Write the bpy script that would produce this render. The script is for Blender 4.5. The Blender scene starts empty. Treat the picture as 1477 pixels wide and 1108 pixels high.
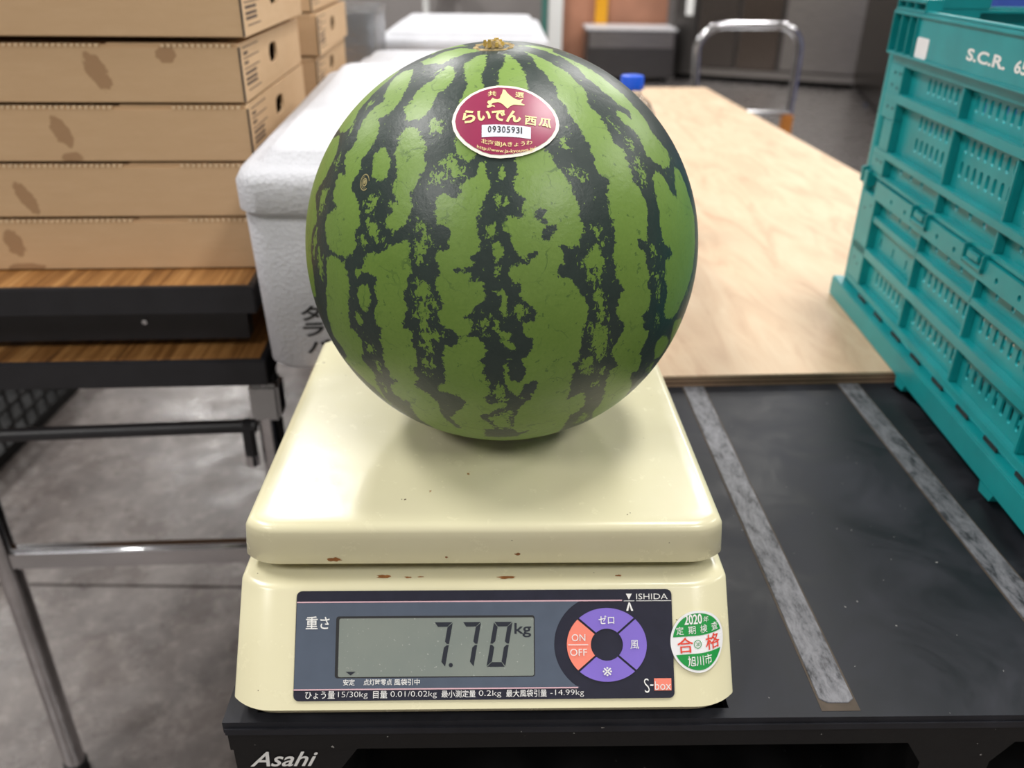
import bpy, bmesh, math, random
import numpy as np
from mathutils import Vector, Matrix
random.seed(7)
SC = bpy.context.scene
COL = SC.collection
R = math.radians

# ------------------------------------------------------------ camera, world, lights, exposure
cam_data = bpy.data.cameras.new('camera')
cam = bpy.data.objects.new('camera', cam_data)
COL.objects.link(cam)
cam.matrix_world = (Matrix.Translation((0, 0, 1.10)) @ Matrix.Rotation(R(90 - 27.57), 4, 'X')
                    @ Matrix.Rotation(R(0.71), 4, 'Z'))
cam_data.sensor_width = 36.0
cam_data.lens = 36.0 * 1207.5 / 1477
cam_data.clip_start = 0.02
cam_data.clip_end = 60
cam_data.dof.use_dof = True
cam_data.dof.focus_distance = 0.435
cam_data.dof.aperture_fstop = 7.8
SC.camera = cam
world = bpy.data.worlds.new('world')
SC.world = world
world.use_nodes = True
world.node_tree.nodes['Background'].inputs[0].default_value = (0.9, 0.95, 1.0, 1)
world.node_tree.nodes['Background'].inputs[1].default_value = 0.25
SC.view_settings.view_transform = 'Standard'
SC.view_settings.look = 'None'
SC.view_settings.gamma = 1.0
SC.view_settings.use_curve_mapping = False
SC.view_settings.exposure = 0.14

def area(x, y, z, sx, sy, watts, col=(1.0, 0.98, 0.95)):
    l = bpy.data.lights.new('ceiling_light', 'AREA')
    l.shape = 'RECTANGLE'; l.size = sx; l.size_y = sy; l.energy = watts; l.color = col
    o = bpy.data.objects.new('ceiling_light', l)
    COL.objects.link(o); o.location = (x, y, z)
    return o
for lx, ly, w in ((-4.4, 4.6, 60), (-1.35, 4.3, 62), (1.6, 4.3, 48), (4.4, 4.6, 60),
                  (-1.9, 1.0, 62), (0.9, 0.9, 50), (3.6, 1.0, 50),
                  (-3.2, 8.0, 75), (0.2, 8.0, 85), (3.0, 6.6, 85), (-2.4, -1.9, 75), (1.8, -1.9, 60)):
    area(lx, ly, 3.75, 0.5, 1.25, w)

# ------------------------------------------------------------ material helpers
def sr(r, g, b):
    f = lambda c: (c / 255 / 12.92) if c / 255 <= 0.04045 else ((c / 255 + 0.055) / 1.055) ** 2.4
    return (f(r), f(g), f(b), 1)

class NT:
    def __init__(s, name):
        s.m = bpy.data.materials.new(name); s.m.use_nodes = True
        s.t = s.m.node_tree; s.n = s.t.nodes; s.l = s.t.links
        s.b = s.n['Principled BSDF']
    def node(s, typ, **kw):
        n = s.n.new(typ)
        for k, v in kw.items(): setattr(n, k, v)
        return n
    def link(s, a, b): s.l.new(a, b)
    def val(s, inp, v):
        if isinstance(v, bpy.types.NodeSocket): s.l.new(v, inp)
        else: inp.default_value = v
    def math(s, op, a, b=0.0, c=None, clamp=False):
        n = s.node('ShaderNodeMath', operation=op); n.use_clamp = clamp
        s.val(n.inputs[0], a); s.val(n.inputs[1], b)
        if c is not None: s.val(n.inputs[2], c)
        return n.outputs[0]
    def coord(s, scale=(1, 1, 1), kind='Object', loc=(0, 0, 0), rot=(0, 0, 0)):
        tc = s.node('ShaderNodeTexCoord'); mp = s.node('ShaderNodeMapping')
        mp.inputs['Scale'].default_value = scale; mp.inputs['Location'].default_value = loc
        mp.inputs['Rotation'].default_value = rot
        s.link(tc.outputs[kind], mp.inputs[0]); return mp.outputs[0]
    def noise(s, vec, scale, detail=3, rough=0.5, dist=0.0):
        n = s.node('ShaderNodeTexNoise'); s.link(vec, n.inputs['Vector'])
        n.inputs['Scale'].default_value = scale; n.inputs['Detail'].default_value = detail
        n.inputs['Roughness'].default_value = rough; n.inputs['Distortion'].default_value = dist
        return n.outputs['Fac']
    def ramp(s, fac, stops, interp='LINEAR'):
        n = s.node('ShaderNodeValToRGB'); s.link(fac, n.inputs[0]); e = n.color_ramp.elements
        n.color_ramp.interpolation = interp
        e[0].position, e[0].color = stops[0]
        e[1].position, e[1].color = stops[-1]
        for p, c in stops[1:-1]:
            x = e.new(p); x.color = c
        return n.outputs[0]
    def mix(s, fac, a, b, mode='MIX'):
        n = s.node('ShaderNodeMix', data_type='RGBA', blend_type=mode)
        s.val(n.inputs[0], fac); s.val(n.inputs[6], a); s.val(n.inputs[7], b)
        return n.outputs[2]
    def bump(s, h, strength=0.3, dist=0.001):
        n = s.node('ShaderNodeBump'); s.link(h, n.inputs['Height'])
        n.inputs['Strength'].default_value = strength; n.inputs['Distance'].default_value = dist
        s.link(n.outputs[0], s.b.inputs['Normal'])

W1 = (1, 1, 1, 1); B0 = (0, 0, 0, 1)
def plain(name, c, rough=0.5, metal=0.0, var=0.06, nscale=40, bump=0.0, spec=0.5):
    t = NT(name)
    v = t.noise(t.coord(), nscale, 4)
    a = tuple(x * (1 - var) for x in c[:3]) + (1,); b = tuple(min(1, x * (1 + var)) for x in c[:3]) + (1,)
    t.link(t.ramp(v, [(0.3, a), (0.7, b)]), t.b.inputs['Base Color'])
    t.b.inputs['Roughness'].default_value = rough; t.b.inputs['Metallic'].default_value = metal
    t.b.inputs['Specular IOR Level'].default_value = spec
    if bump: t.bump(v, bump, 0.001)
    return t.m

def m_cream():
    t = NT('cream_enamel'); v = t.coord()
    base = t.mix(t.noise(v, 14, 3), sr(231, 226, 193), sr(225, 218, 181))
    n = t.noise(v, 75, 5, 0.65, 0.4)
    spot = t.math('GREATER_THAN', n, 0.735)
    c = t.mix(spot, base, sr(160, 110, 50))
    n2 = t.noise(v, 190, 2, 0.5); sp2 = t.math('GREATER_THAN', n2, 0.78)
    c = t.mix(sp2, c, sr(90, 70, 50))
    t.link(c, t.b.inputs['Base Color'])
    s = t.noise(t.coord((1, 1, 1)), 70, 6, 0.75)
    t.link(t.ramp(s, [(0.3, (0.17,) * 3 + (1,)), (0.7, (0.30,) * 3 + (1,))]), t.b.inputs['Roughness'])
    t.bump(s, 0.07, 0.0004)
    return t.m

def m_melon():
    t = NT('watermelon_rind'); v = t.coord()
    sd = t.node('ShaderNodeAttribute', attribute_name='stripe').outputs['Fac']
    mt = t.node('ShaderNodeAttribute', attribute_name='mottle').outputs['Fac']
    lon = t.node('ShaderNodeAttribute', attribute_name='longitude').outputs['Fac']
    jag = t.math('SUBTRACT', t.noise(v, 430, 4, 0.7, 0.2), 0.5)
    jag2 = t.math('SUBTRACT', t.noise(v, 95, 2, 0.5), 0.5)
    e = t.math('ADD', sd, t.math('ADD', t.math('MULTIPLY', jag, 3.7), t.math('MULTIPLY', jag2, 1.3)))
    e = t.math('SUBTRACT', e, 0.42)
    g1 = t.math('MULTIPLY', t.math('ADD', e, 0.08), 7.0, clamp=True)
    spk = t.math('SUBTRACT', t.noise(t.coord((1, 1, .7)), 430, 3, 0.7, 0.6), 0.5)
    e2 = t.math('ADD', t.math('MULTIPLY', mt, 1.1), t.math('ADD', t.math('MULTIPLY', spk, 11.0), 0.25))
    g2 = t.math('MULTIPLY', e2, 3.0, clamp=True)
    # small specks of green scattered in the dark bands, small dark specks in the green
    sp = t.math('MULTIPLY', t.math('GREATER_THAN', t.noise(v, 330, 3, 0.6), 0.685), 0.75)
    green = t.math('MAXIMUM', g1, t.math('MAXIMUM', g2, sp))
    n1 = t.noise(v, 28, 4, 0.6)
    fine = t.noise(v, 600, 2, 0.6)
    gc = t.mix(n1, sr(100, 130, 50), sr(126, 154, 74))
    gc = t.mix(t.math('MULTIPLY', fine, 0.55), gc, sr(82, 116, 42))
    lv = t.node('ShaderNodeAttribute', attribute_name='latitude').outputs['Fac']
    gc = t.mix(t.math('MULTIPLY', t.math('SUBTRACT', lv, 0.2), 0.55, clamp=True), gc, sr(152, 186, 96))  # lighter green towards the top, overhead light put into the colour
    # veins
    vo = t.node('ShaderNodeTexVoronoi', feature='DISTANCE_TO_EDGE'); vo.inputs['Scale'].default_value = 62
    wv = t.node('ShaderNodeVectorMath', operation='ADD'); t.link(v, wv.inputs[0])
    cn = t.node('ShaderNodeTexNoise'); t.link(v, cn.inputs['Vector']); cn.inputs['Scale'].default_value = 90; cn.inputs['Detail'].default_value = 4
    sc = t.node('ShaderNodeVectorMath', operation='SCALE'); t.link(cn.outputs['Color'], sc.inputs[0]); sc.inputs['Scale'].default_value = 0.016
    t.link(sc.outputs[0], wv.inputs[1]); t.link(wv.outputs[0], vo.inputs['Vector'])
    vein = t.math('MULTIPLY', t.math('LESS_THAN', vo.outputs['Distance'], 0.022),
                  t.math('MULTIPLY', t.math('SUBTRACT', t.noise(v, 70, 2), 0.5), 5.0, clamp=True))
    dots = t.math('GREATER_THAN', t.noise(v, 210, 3, 0.75), 0.655)
    gc = t.mix(t.math('MULTIPLY', t.math('MAXIMUM', vein, dots), 0.6), gc, sr(58, 88, 42))
    dc = t.mix(t.noise(v, 160, 4, 0.7), sr(32, 46, 44), sr(50, 64, 58))
    t.link(t.mix(green, dc, gc), t.b.inputs['Base Color'])
    t.b.inputs['Roughness'].default_value = 0.38
    t.b.inputs['Specular IOR Level'].default_value = 0.5
    t.bump(t.noise(v, 150, 5, 0.65), 0.22, 0.0012)
    return t.m

def m_card(stains=()):
    t = NT('cardboard'); v = t.coord()
    c = t.mix(t.noise(t.coord((1, 1, 6)), 22, 4), sr(206, 172, 134), sr(218, 186, 148))
    c = t.mix(t.math('MULTIPLY', t.noise(t.coord((8, 8, 90)), 14, 2), 0.25), c, sr(176, 142, 104))
    for (x, z, ax, az, rot) in stains:
        cv = t.coord(loc=(0, 0, 0))
        sep = t.node('ShaderNodeSeparateXYZ'); t.link(cv, sep.inputs[0])
        dx = t.math('SUBTRACT', sep.outputs[0], x); dz = t.math('SUBTRACT', sep.outputs[2], z)
        ca, sa = math.cos(rot), math.sin(rot)
        a = t.math('DIVIDE', t.math('ADD', t.math('MULTIPLY', dx, ca), t.math('MULTIPLY', dz, sa)), ax)
        b = t.math('DIVIDE', t.math('ADD', t.math('MULTIPLY', dx, -sa), t.math('MULTIPLY', dz, ca)), az)
        d = t.math('ADD', t.math('MULTIPLY', a, a), t.math('MULTIPLY', b, b))
        d = t.math('ADD', d, t.math('MULTIPLY', t.math('SUBTRACT', t.noise(v, 130, 4), 0.5), 1.6))
        msk = t.math('MULTIPLY', t.math('SUBTRACT', 1.0, d), 4.0, clamp=True)
        front = t.math('LESS_THAN', sep.outputs[1], 0.01)
        c = t.mix(t.math('MULTIPLY', t.math('MULTIPLY', msk, front), 0.55), c, sr(138, 98, 66))
    t.link(c, t.b.inputs['Base Color']); t.b.inputs['Roughness'].default_value = 0.85
    t.b.inputs['Specular IOR Level'].default_value = 0.2
    t.bump(t.noise(t.coord((1, 1, 12)), 60, 3), 0.15, 0.0008)
    return t.m

def m_foam():
    t = NT('white_foam'); v = t.coord()
    vo = t.node('ShaderNodeTexVoronoi'); t.link(v, vo.inputs['Vector']); vo.inputs['Scale'].default_value = 260
    n = t.noise(v, 30, 4, 0.6)
    c = t.mix(n, sr(198, 199, 205), sr(214, 215, 221))
    d = t.math('GREATER_THAN', t.noise(v, 26, 4, 0.7), 0.68)
    c = t.mix(t.math('MULTIPLY', d, 0.3), c, sr(196, 176, 140))
    t.link(c, t.b.inputs['Base Color']); t.b.inputs['Roughness'].default_value = 0.55
    t.b.inputs['Subsurface Weight'].default_value = 0.1
    t.b.inputs['Subsurface Radius'].default_value = (0.01, 0.01, 0.01)
    h = t.math('ADD', vo.outputs['Distance'], t.math('MULTIPLY', n, 2.0))
    t.bump(h, 0.4, 0.0016)
    return t.m

def m_ply():
    t = NT('birch_plywood'); v = t.coord((1, 1, 1))
    g = t.noise(t.coord((3, 0.7, 3)), 9, 6, 0.62, 1.2)
    c = t.ramp(g, [(0.25, sr(190, 154, 124)), (0.5, sr(214, 186, 154)), (0.75, sr(224, 202, 172))])
    f = t.noise(t.coord((60, 3, 60)), 8, 4, 0.7)
    c = t.mix(t.math('MULTIPLY', f, 0.25), c, sr(200, 164, 132))
    t.link(c, t.b.inputs['Base Color']); t.b.inputs['Roughness'].default_value = 0.55
    t.bump(f, 0.1, 0.001); return t.m

def m_grain():
    t = NT('woodgrain_laminate')
    g = t.noise(t.coord((34, 1.0, 1)), 3.2, 6, 0.68, 0.4)
    c = t.ramp(g, [(0.28, sr(72, 46, 22)), (0.44, sr(128, 86, 44)), (0.56, sr(162, 116, 66)), (0.74, sr(190, 148, 96))])
    t.link(c, t.b.inputs['Base Color']); t.b.inputs['Roughness'].default_value = 0.4
    return t.m

def m_floor():
    t = NT('worn_concrete'); v = t.coord()
    n = t.noise(v, 6.5, 9, 0.68, 0.5); n2 = t.noise(v, 45, 6, 0.7)
    c = t.ramp(n, [(0.3, sr(94, 87, 85)), (0.5, sr(122, 114, 111)), (0.68, sr(148, 140, 136))])
    c = t.mix(t.math('MULTIPLY', n2, 0.75), c, sr(88, 82, 80))
    c = t.mix(t.math('MULTIPLY', t.math('SUBTRACT', t.noise(v, 24, 6, 0.75), 0.5), 3.0, clamp=True), c, sr(158, 150, 145))
    d = t.math('MULTIPLY', t.math('SUBTRACT', t.noise(v, 17, 6, 0.72), 0.56), 7, clamp=True)
    c = t.mix(t.math('MULTIPLY', d, 0.5), c, sr(76, 70, 68))
    far = t.node('ShaderNodeSeparateXYZ'); t.link(v, far.inputs[0])
    fm = t.math('MULTIPLY', t.math('SUBTRACT', far.outputs[1], 3.0), 0.7, clamp=True)
    c = t.mix(fm, c, sr(82, 78, 77))
    t.link(c, t.b.inputs['Base Color'])
    t.link(t.ramp(t.noise(v, 8, 5, 0.6), [(0.3, (0.16,) * 3 + (1,)), (0.7, (0.45,) * 3 + (1,))]), t.b.inputs['Roughness'])
    t.bump(n2, 0.25, 0.003); return t.m

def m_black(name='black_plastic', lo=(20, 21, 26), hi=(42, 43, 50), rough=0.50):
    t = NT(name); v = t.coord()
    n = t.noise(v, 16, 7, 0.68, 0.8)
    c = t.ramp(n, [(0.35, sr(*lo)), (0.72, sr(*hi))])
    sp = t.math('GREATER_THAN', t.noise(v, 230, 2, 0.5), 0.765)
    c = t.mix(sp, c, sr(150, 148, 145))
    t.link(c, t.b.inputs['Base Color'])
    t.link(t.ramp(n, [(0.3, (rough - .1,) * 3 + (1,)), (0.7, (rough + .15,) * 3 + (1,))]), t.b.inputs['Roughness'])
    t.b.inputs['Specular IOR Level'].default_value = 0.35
    t.bump(t.noise(v, 60, 5, 0.6), 0.15, 0.001); return t.m

def m_strip():
    t = NT('worn_grip_strip'); v = t.coord((1, .35, 1))
    n = t.noise(v, 130, 6, 0.78, 0.3)
    c = t.ramp(n, [(0.40, sr(122, 122, 127)), (0.53, sr(96, 96, 101)), (0.63, sr(44, 44, 48))])
    t.link(c, t.b.inputs['Base Color']); t.b.inputs['Roughness'].default_value = 0.5
    t.bump(n, 0.2, 0.001); return t.m

def m_steel(name, c, rough=0.3, streak=(1, 1, 30)):
    t = NT(name); n = t.noise(t.coord(streak), 6, 5, 0.6)
    a = tuple(x * .8 for x in c[:3]) + (1,); b = tuple(min(1, x * 1.2) for x in c[:3]) + (1,)
    t.link(t.ramp(n, [(0.3, a), (0.7, b)]), t.b.inputs['Base Color'])
    t.b.inputs['Metallic'].default_value = 1.0; t.b.inputs['Roughness'].default_value = rough
    return t.m

def m_clear(name='clear_plastic', rough=0.05, col=(1, 1, 1, 1)):
    t = NT(name); t.b.inputs['Base Color'].default_value = col
    t.b.inputs['Transmission Weight'].default_value = 1.0
    t.b.inputs['Roughness'].default_value = rough; t.b.inputs['IOR'].default_value = 1.3
    n = t.noise(t.coord(), 110, 2); t.bump(n, 0.7, 0.004); return t.m

def m_lcd():
    t = NT('lcd_glass'); v = t.coord()
    c = t.mix(t.noise(v, 30, 4), sr(122, 132, 128), sr(142, 148, 140))
    sp = t.math('GREATER_THAN', t.noise(v, 700, 2, 0.5), 0.71)
    c = t.mix(t.math('MULTIPLY', sp, 0.6), c, sr(190, 192, 185))
    t.link(c, t.b.inputs['Base Color']); t.b.inputs['Roughness'].default_value = 0.25
    return t.m

MAT = dict(
    cream=m_cream(), melon=m_melon(), card=m_card(), foam=m_foam(), ply=m_ply(), grain=m_grain(), floor=m_floor(),
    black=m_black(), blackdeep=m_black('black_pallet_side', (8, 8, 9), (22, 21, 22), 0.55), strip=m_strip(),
    chrome=m_steel('chrome', (0.62, 0.62, 0.64), 0.16, (1, 1, 3)), zinc=m_steel('zinc_bracket', (0.5, 0.51, 0.52), 0.4, (1, 1, 1)),
    steel=m_steel('brushed_steel', (0.42, 0.39, 0.37), 0.3), steeldark=m_steel('dark_steel', (0.16, 0.15, 0.145), 0.32),
    top_sheen=plain('steel_top_sheen', sr(196, 196, 200), 0.4),  # light grey instead of metal, the ceiling reflection put into the colour
    tblack=plain('black_edge_trim', sr(34, 34, 38), 0.42, var=.15), rubber=plain('black_rubber', sr(22, 22, 23), 0.7),
    teal=plain('teal_plastic', sr(18, 146, 150), 0.34, var=.10, nscale=25, bump=.05),
    tealdark=plain('teal_plastic_worn', sr(26, 136, 136), 0.45, var=.14, nscale=60),
    white=plain('white_print', sr(238, 238, 236), 0.5, var=.02), wsticker=plain('sticker_paper', sr(238, 238, 240), 0.4, var=.02),
    panel=plain('panel_slate', sr(84, 94, 110), 0.3, var=.05, nscale=90), navy=plain('panel_navy', sr(40, 41, 56), 0.28, var=.1, nscale=120),
    pink=plain('pink_line', sr(220, 180, 190), 0.4, var=.02), purple=plain('purple_key', sr(134, 112, 208), 0.35, var=.04),
    salmon=plain('salmon_key', sr(248, 140, 120), 0.35, var=.04), lcd=m_lcd(), seg=plain('lcd_segment', sr(40, 44, 54), 0.35, var=.03),
    green=plain('green_print', sr(22, 148, 66), 0.4, var=.03), red=plain('red_print', sr(226, 70, 50), 0.4, var=.03),
    rind_sticker=plain('maroon_sticker', sr(156, 52, 88), 0.32, var=.05, nscale=120), cream_print=plain('pale_yellow_print', sr(250, 236, 168), 0.4, var=.01),
    edge=plain('sticker_edge', sr(250, 246, 232), 0.4, var=.01), strip_white=plain('number_strip', sr(232, 238, 250), 0.4, var=.01),
    ink=plain('black_ink', sr(34, 34, 36), 0.6, var=.05), inkgrey=plain('grey_print', sr(96, 80, 70), 0.8, var=.05),
    ply_edge=plain('plywood_edge', sr(164, 134, 110), 0.7, var=.1, nscale=80), ply_dark=plain('plywood_dark_layer', sr(98, 76, 62), 0.7, var=.1),
    stem=plain('dry_stem', sr(168, 148, 104), 0.8, var=.4, nscale=300, bump=.6), stemy=plain('stem_yellow', sr(206, 176, 92), 0.7, var=.35, nscale=300),
    scar=plain('corky_scar', sr(150, 140, 96), 0.8, var=.2, nscale=300),
    blue=plain('blue_cap', sr(30, 92, 224), 0.4, var=.04), bluebox=plain('blue_bin', sr(52, 82, 170), 0.5),
    yellow=plain('yellow_paint', sr(224, 160, 12), 0.5), copper=plain('brown_panel', sr(176, 124, 98), 0.6, var=.12, nscale=3),
    wall=plain('grey_wall', sr(160, 154, 152), 0.8, var=.05, nscale=2), wall2=plain('pale_wall', sr(190, 188, 184), 0.8, var=.03, nscale=2),
    ceil=plain('ceiling_paint', sr(205, 205, 203), 0.8, var=.02), clear=m_clear(), clearbox=m_clear('clear_tub', 0.25, (0.75, 0.78, 0.8, 1)),
    rust=plain('rust_stain', sr(150, 96, 48), 0.8, var=.3, nscale=200), brownedge=plain('strip_dirt', sr(74, 64, 54), 0.8, var=.2, nscale=100),
    greenpost=plain('green_post', sr(60, 120, 110), 0.6), orange=plain('orange_tab', sr(190, 120, 50), 0.6))

# ------------------------------------------------------------ object helpers
def kids(name, mesh, m, parent, loc=(0, 0, 0), rot=(0, 0, 0)):
    o = bpy.data.objects.new(name, mesh); COL.objects.link(o)
    if parent is not None: o.parent = parent
    o.location = loc; o.rotation_euler = rot
    if m is not None and len(mesh.materials) == 0: mesh.materials.append(MAT[m] if isinstance(m, str) else m)
    return o
def tag(o, label=None, cat=None, group=None, kind=None):
    if label: o['label'] = label
    if cat: o['category'] = cat
    if group: o['group'] = group
    if kind: o['kind'] = kind
    return o
def thing(name, label, cat, loc=(0, 0, 0), rotz=0.0, group=None):
    o = bpy.data.objects.new(name, None); COL.objects.link(o); o.empty_display_size = 0.05
    o.location = loc; o.rotation_euler = (0, 0, rotz)
    return tag(o, label, cat, group)
def copy_tree(o, parent=None):
    c = o.copy(); COL.objects.link(c); c.parent = parent
    for ch in list(o.children): copy_tree(ch, c)
    return c

class MB:
    def __init__(s): s.b = bmesh.new()
    def box(s, x0, x1, y0, y1, z0, z1, M=None):
        v = [s.b.verts.new(p) for p in ((x0, y0, z0), (x1, y0, z0), (x1, y1, z0), (x0, y1, z0),
                                        (x0, y0, z1), (x1, y0, z1), (x1, y1, z1), (x0, y1, z1))]
        for f in ((3, 2, 1, 0), (4, 5, 6, 7), (0, 1, 5, 4), (1, 2, 6, 5), (2, 3, 7, 6), (3, 0, 4, 7)):
            s.b.faces.new([v[i] for i in f])
        if M is not None: bmesh.ops.transform(s.b, matrix=M, verts=v)
        return s
    def tube(s, pts, r, n=12, caps=True):
        pts = [Vector(p) for p in pts]; rings = []
        rr_ = r if hasattr(r, '__len__') else [r] * len(pts)
        up = None
        for i, p in enumerate(pts):
            d = (pts[min(i + 1, len(pts) - 1)] - pts[max(i - 1, 0)]).normalized()
            if up is None:
                up = d.orthogonal().normalized()
            up = (up - d * up.dot(d)).normalized(); sd = d.cross(up)
            rings.append([s.b.verts.new(p + (up * math.cos(a) + sd * math.sin(a)) * rr_[i])
                          for a in [2 * math.pi * k / n for k in range(n)]])
        for a, b in zip(rings, rings[1:]):
            for k in range(n): s.b.faces.new((a[k], a[(k + 1) % n], b[(k + 1) % n], b[k]))
        if caps: s.b.faces.new(rings[0][::-1]); s.b.faces.new(rings[-1])
        return s
    def loft(s, secs, caps=True):
        rings = [[s.b.verts.new(p) for p in ring] for ring in secs]; n = len(rings[0])
        for a, b in zip(rings, rings[1:]):
            for k in range(n): s.b.faces.new((a[k], a[(k + 1) % n], b[(k + 1) % n], b[k]))
        if caps: s.b.faces.new(rings[0][::-1]); s.b.faces.new(rings[-1])
        return s
    def lathe(s, prof, n=32, c=(0, 0, 0)):
        s.loft([[(c[0] + r * math.cos(2 * math.pi * k / n), c[1] + r * math.sin(2 * math.pi * k / n), c[2] + z)
                 for k in range(n)] for r, z in prof]); return s
    def poly(s, pts, th=None):
        v = [s.b.verts.new(p) for p in pts]; s.b.faces.new(v); return s
    def prism(s, pts, d):
        a = [s.b.verts.new(p) for p in pts]; b = [s.b.verts.new(Vector(p) + Vector(d)) for p in pts]; n = len(a)
        s.b.faces.new(a[::-1]); s.b.faces.new(b)
        for k in range(n): s.b.faces.new((a[k], a[(k + 1) % n], b[(k + 1) % n], b[k]))
        return s
    def done(s, name, m, parent=None, loc=(0, 0, 0), rot=(0, 0, 0), smooth=False, bevel=0, bseg=2, angle=40):
        bmesh.ops.recalc_face_normals(s.b, faces=s.b.faces)
        if bevel:
            ed = [e for e in s.b.edges if len(e.link_faces) == 2 and e.calc_face_angle(0) > R(30)]
            bmesh.ops.bevel(s.b, geom=ed, offset=bevel, segments=bseg, affect='EDGES', clamp_overlap=True)
        me = bpy.data.meshes.new(name); s.b.to_mesh(me); s.b.free()
        if smooth or bevel:
            me.shade_smooth()
            me.set_sharp_from_angle(angle=R(angle))
        return kids(name, me, m, parent, loc, rot)

def rrect(x0, x1, y0, y1, r, z, n=6):
    out = []
    for cx, cy, a0 in ((x1 - r, y0 + r, -90), (x1 - r, y1 - r, 0), (x0 + r, y1 - r, 90), (x0 + r, y0 + r, 180)):
        for k in range(n + 1):
            a = R(a0 + 90 * k / n); out.append((cx + r * math.cos(a), cy + r * math.sin(a), z))
    return out

def curve_mesh(splines, extrude=0.0):
    c = bpy.data.curves.new('c', 'CURVE'); c.dimensions = '2D'; c.fill_mode = 'BOTH' if extrude else 'BACK'
    c.extrude = extrude
    for pts in splines:
        s = c.splines.new('POLY'); s.points.add(len(pts) - 1)
        for i, p in enumerate(pts): s.points[i].co = (p[0], p[1], 0, 1)
        s.use_cyclic_u = True
    o = bpy.data.objects.new('c', c); COL.objects.link(o)
    dg = bpy.context.evaluated_depsgraph_get()
    me = bpy.data.meshes.new_from_object(o.evaluated_get(dg))
    bpy.data.objects.remove(o); bpy.data.curves.remove(c); me.materials.clear()
    return me
def rect(x0, x1, y0, y1): return [(x0, y0), (x1, y0), (x1, y1), (x0, y1)]
def slot(cx, cy, w, h, n=4):
    r = w / 2; out = []
    for cyy, a0 in ((cy + h / 2 - r, 0), (cy - h / 2 + r, 180)):
        for k in range(n + 1):
            a = R(a0 + 180 * k / n); out.append((cx + r * math.cos(a), cyy + r * math.sin(a)))
    return out
def circ(cx, cy, r, n=12, ry=None): return [(cx + r * math.cos(2 * math.pi * k / n), cy + (ry or r) * math.sin(2 * math.pi * k / n)) for k in range(n)]
def plate(splines, t, fn):
    """2-D plate with holes, thickness t; fn maps (a, b, depth) to 3-D"""
    me = curve_mesh(splines, t / 2)
    for v in me.vertices: v.co = fn(v.co.x, v.co.y, v.co.z)
    return me

_tc = {}
def text_mesh(body, w, h, bold=0.0, shear=0.0):
    """text as a flat mesh fitted to width w and height h with its lower left corner at 0,0"""
    c = bpy.data.curves.new('t', 'FONT'); c.body = body; c.offset = bold; c.resolution_u = 3; c.shear = shear
    o = bpy.data.objects.new('t', c); COL.objects.link(o)
    dg = bpy.context.evaluated_depsgraph_get()
    me = bpy.data.meshes.new_from_object(o.evaluated_get(dg))
    bpy.data.objects.remove(o); bpy.data.curves.remove(c); me.materials.clear()
    co = np.array([v.co[:2] for v in me.vertices]); lo, hi = co.min(0), co.max(0)
    for v in me.vertices:
        v.co.x = (v.co.x - lo[0]) / (hi[0] - lo[0]) * w; v.co.y = (v.co.y - lo[1]) / (hi[1] - lo[1]) * h; v.co.z = 0
    return me
def subdiv(me, L):
    b = bmesh.new(); b.from_mesh(me)
    bmesh.ops.triangulate(b, faces=b.faces)
    for _ in range(5):
        e = [x for x in b.edges if x.calc_length() > L]
        if not e: break
        bmesh.ops.subdivide_edges(b, edges=e, cuts=1)
        bmesh.ops.triangulate(b, faces=b.faces)
    b.to_mesh(me); b.free(); return me
def remap(me, fn, u=0.0, v=0.0, rot=0.0):
    ca, sa = math.cos(rot), math.sin(rot)
    for p in me.vertices:
        x, y = p.co.x, p.co.y
        p.co = fn(u + x * ca - y * sa, v + x * sa + y * ca)
    return me

# ------------------------------------------------------------ the room
def struct(name, mb, m, loc=(0, 0, 0), rotz=0.0):
    return tag(mb.done(name, m, None, loc, (0, 0, rotz)), kind='structure')
XL, XR, YF, YB, ZC = -7.0, 7.0, -4.0, 11.0, 4.0
fl = MB()                                     # slab with a saw-cut control joint
fl.box(XL, XR, YF, 1.243, -0.12, 0.0); fl.box(XL, XR, 1.250, YB, -0.12, 0.0); fl.box(XL, XR, 1.243, 1.250, -0.12, -0.012)
struct('floor', fl, 'floor')
struct('wall_back', MB().box(XL, XR, YB, YB + .1, 0, ZC), 'wall')
struct('wall_left', MB().box(XL - .1, XL, YF, YB, 0, ZC), 'wall2')
struct('wall_right', MB().box(XR, XR + .1, YF, YB, 0, ZC), 'wall2')
struct('wall_front', MB().box(XL, XR, YF - .1, YF, 0, ZC), 'wall2')
struct('ceiling', MB().box(XL, XR, YF, YB, ZC, ZC + .1), 'ceil')

# ------------------------------------------------------------ far background
cx = 8.15
t = thing('steel_cabinet', 'low stainless steel cabinet with bright top in the far background', 'cabinet', (0.64, cx, 0))
MB().box(0, .80, 0, .5, .04, .44).done('body', 'steeldark', t, bevel=.006)
MB().box(-.01, .81, -.012, .50, .44, .462).done('top', 'top_sheen', t, bevel=.005)
MB().box(.02, .78, -.014, 0, .30, .43).done('drawer', 'steel', t, bevel=.004)
MB().box(.02, .78, -.014, 0, .06, .285).done('door', 'steeldark', t, bevel=.004)
for x in (.05, .72): MB().box(x, x + .04, .05, .4, 0, .04).done('foot', 'rubber', t)
tag(MB().box(.44, 1.44, 8.72, 8.75, 0, 2.3).done('brown_panel', 'copper', bevel=.003), 'reddish brown board standing behind the low steel cabinet', 'board')
tag(MB().box(.745, .86, 8.655, 8.71, 0, 2.3).done('yellow_post', 'yellow', bevel=.006), 'yellow upright post in front of the reddish brown board', 'post')
tag(MB().box(.30, .43, 8.5, 8.62, 0, 2.3).done('white_post', 'white', bevel=.006), 'white upright panel edge left of the reddish brown board', 'post')
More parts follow.
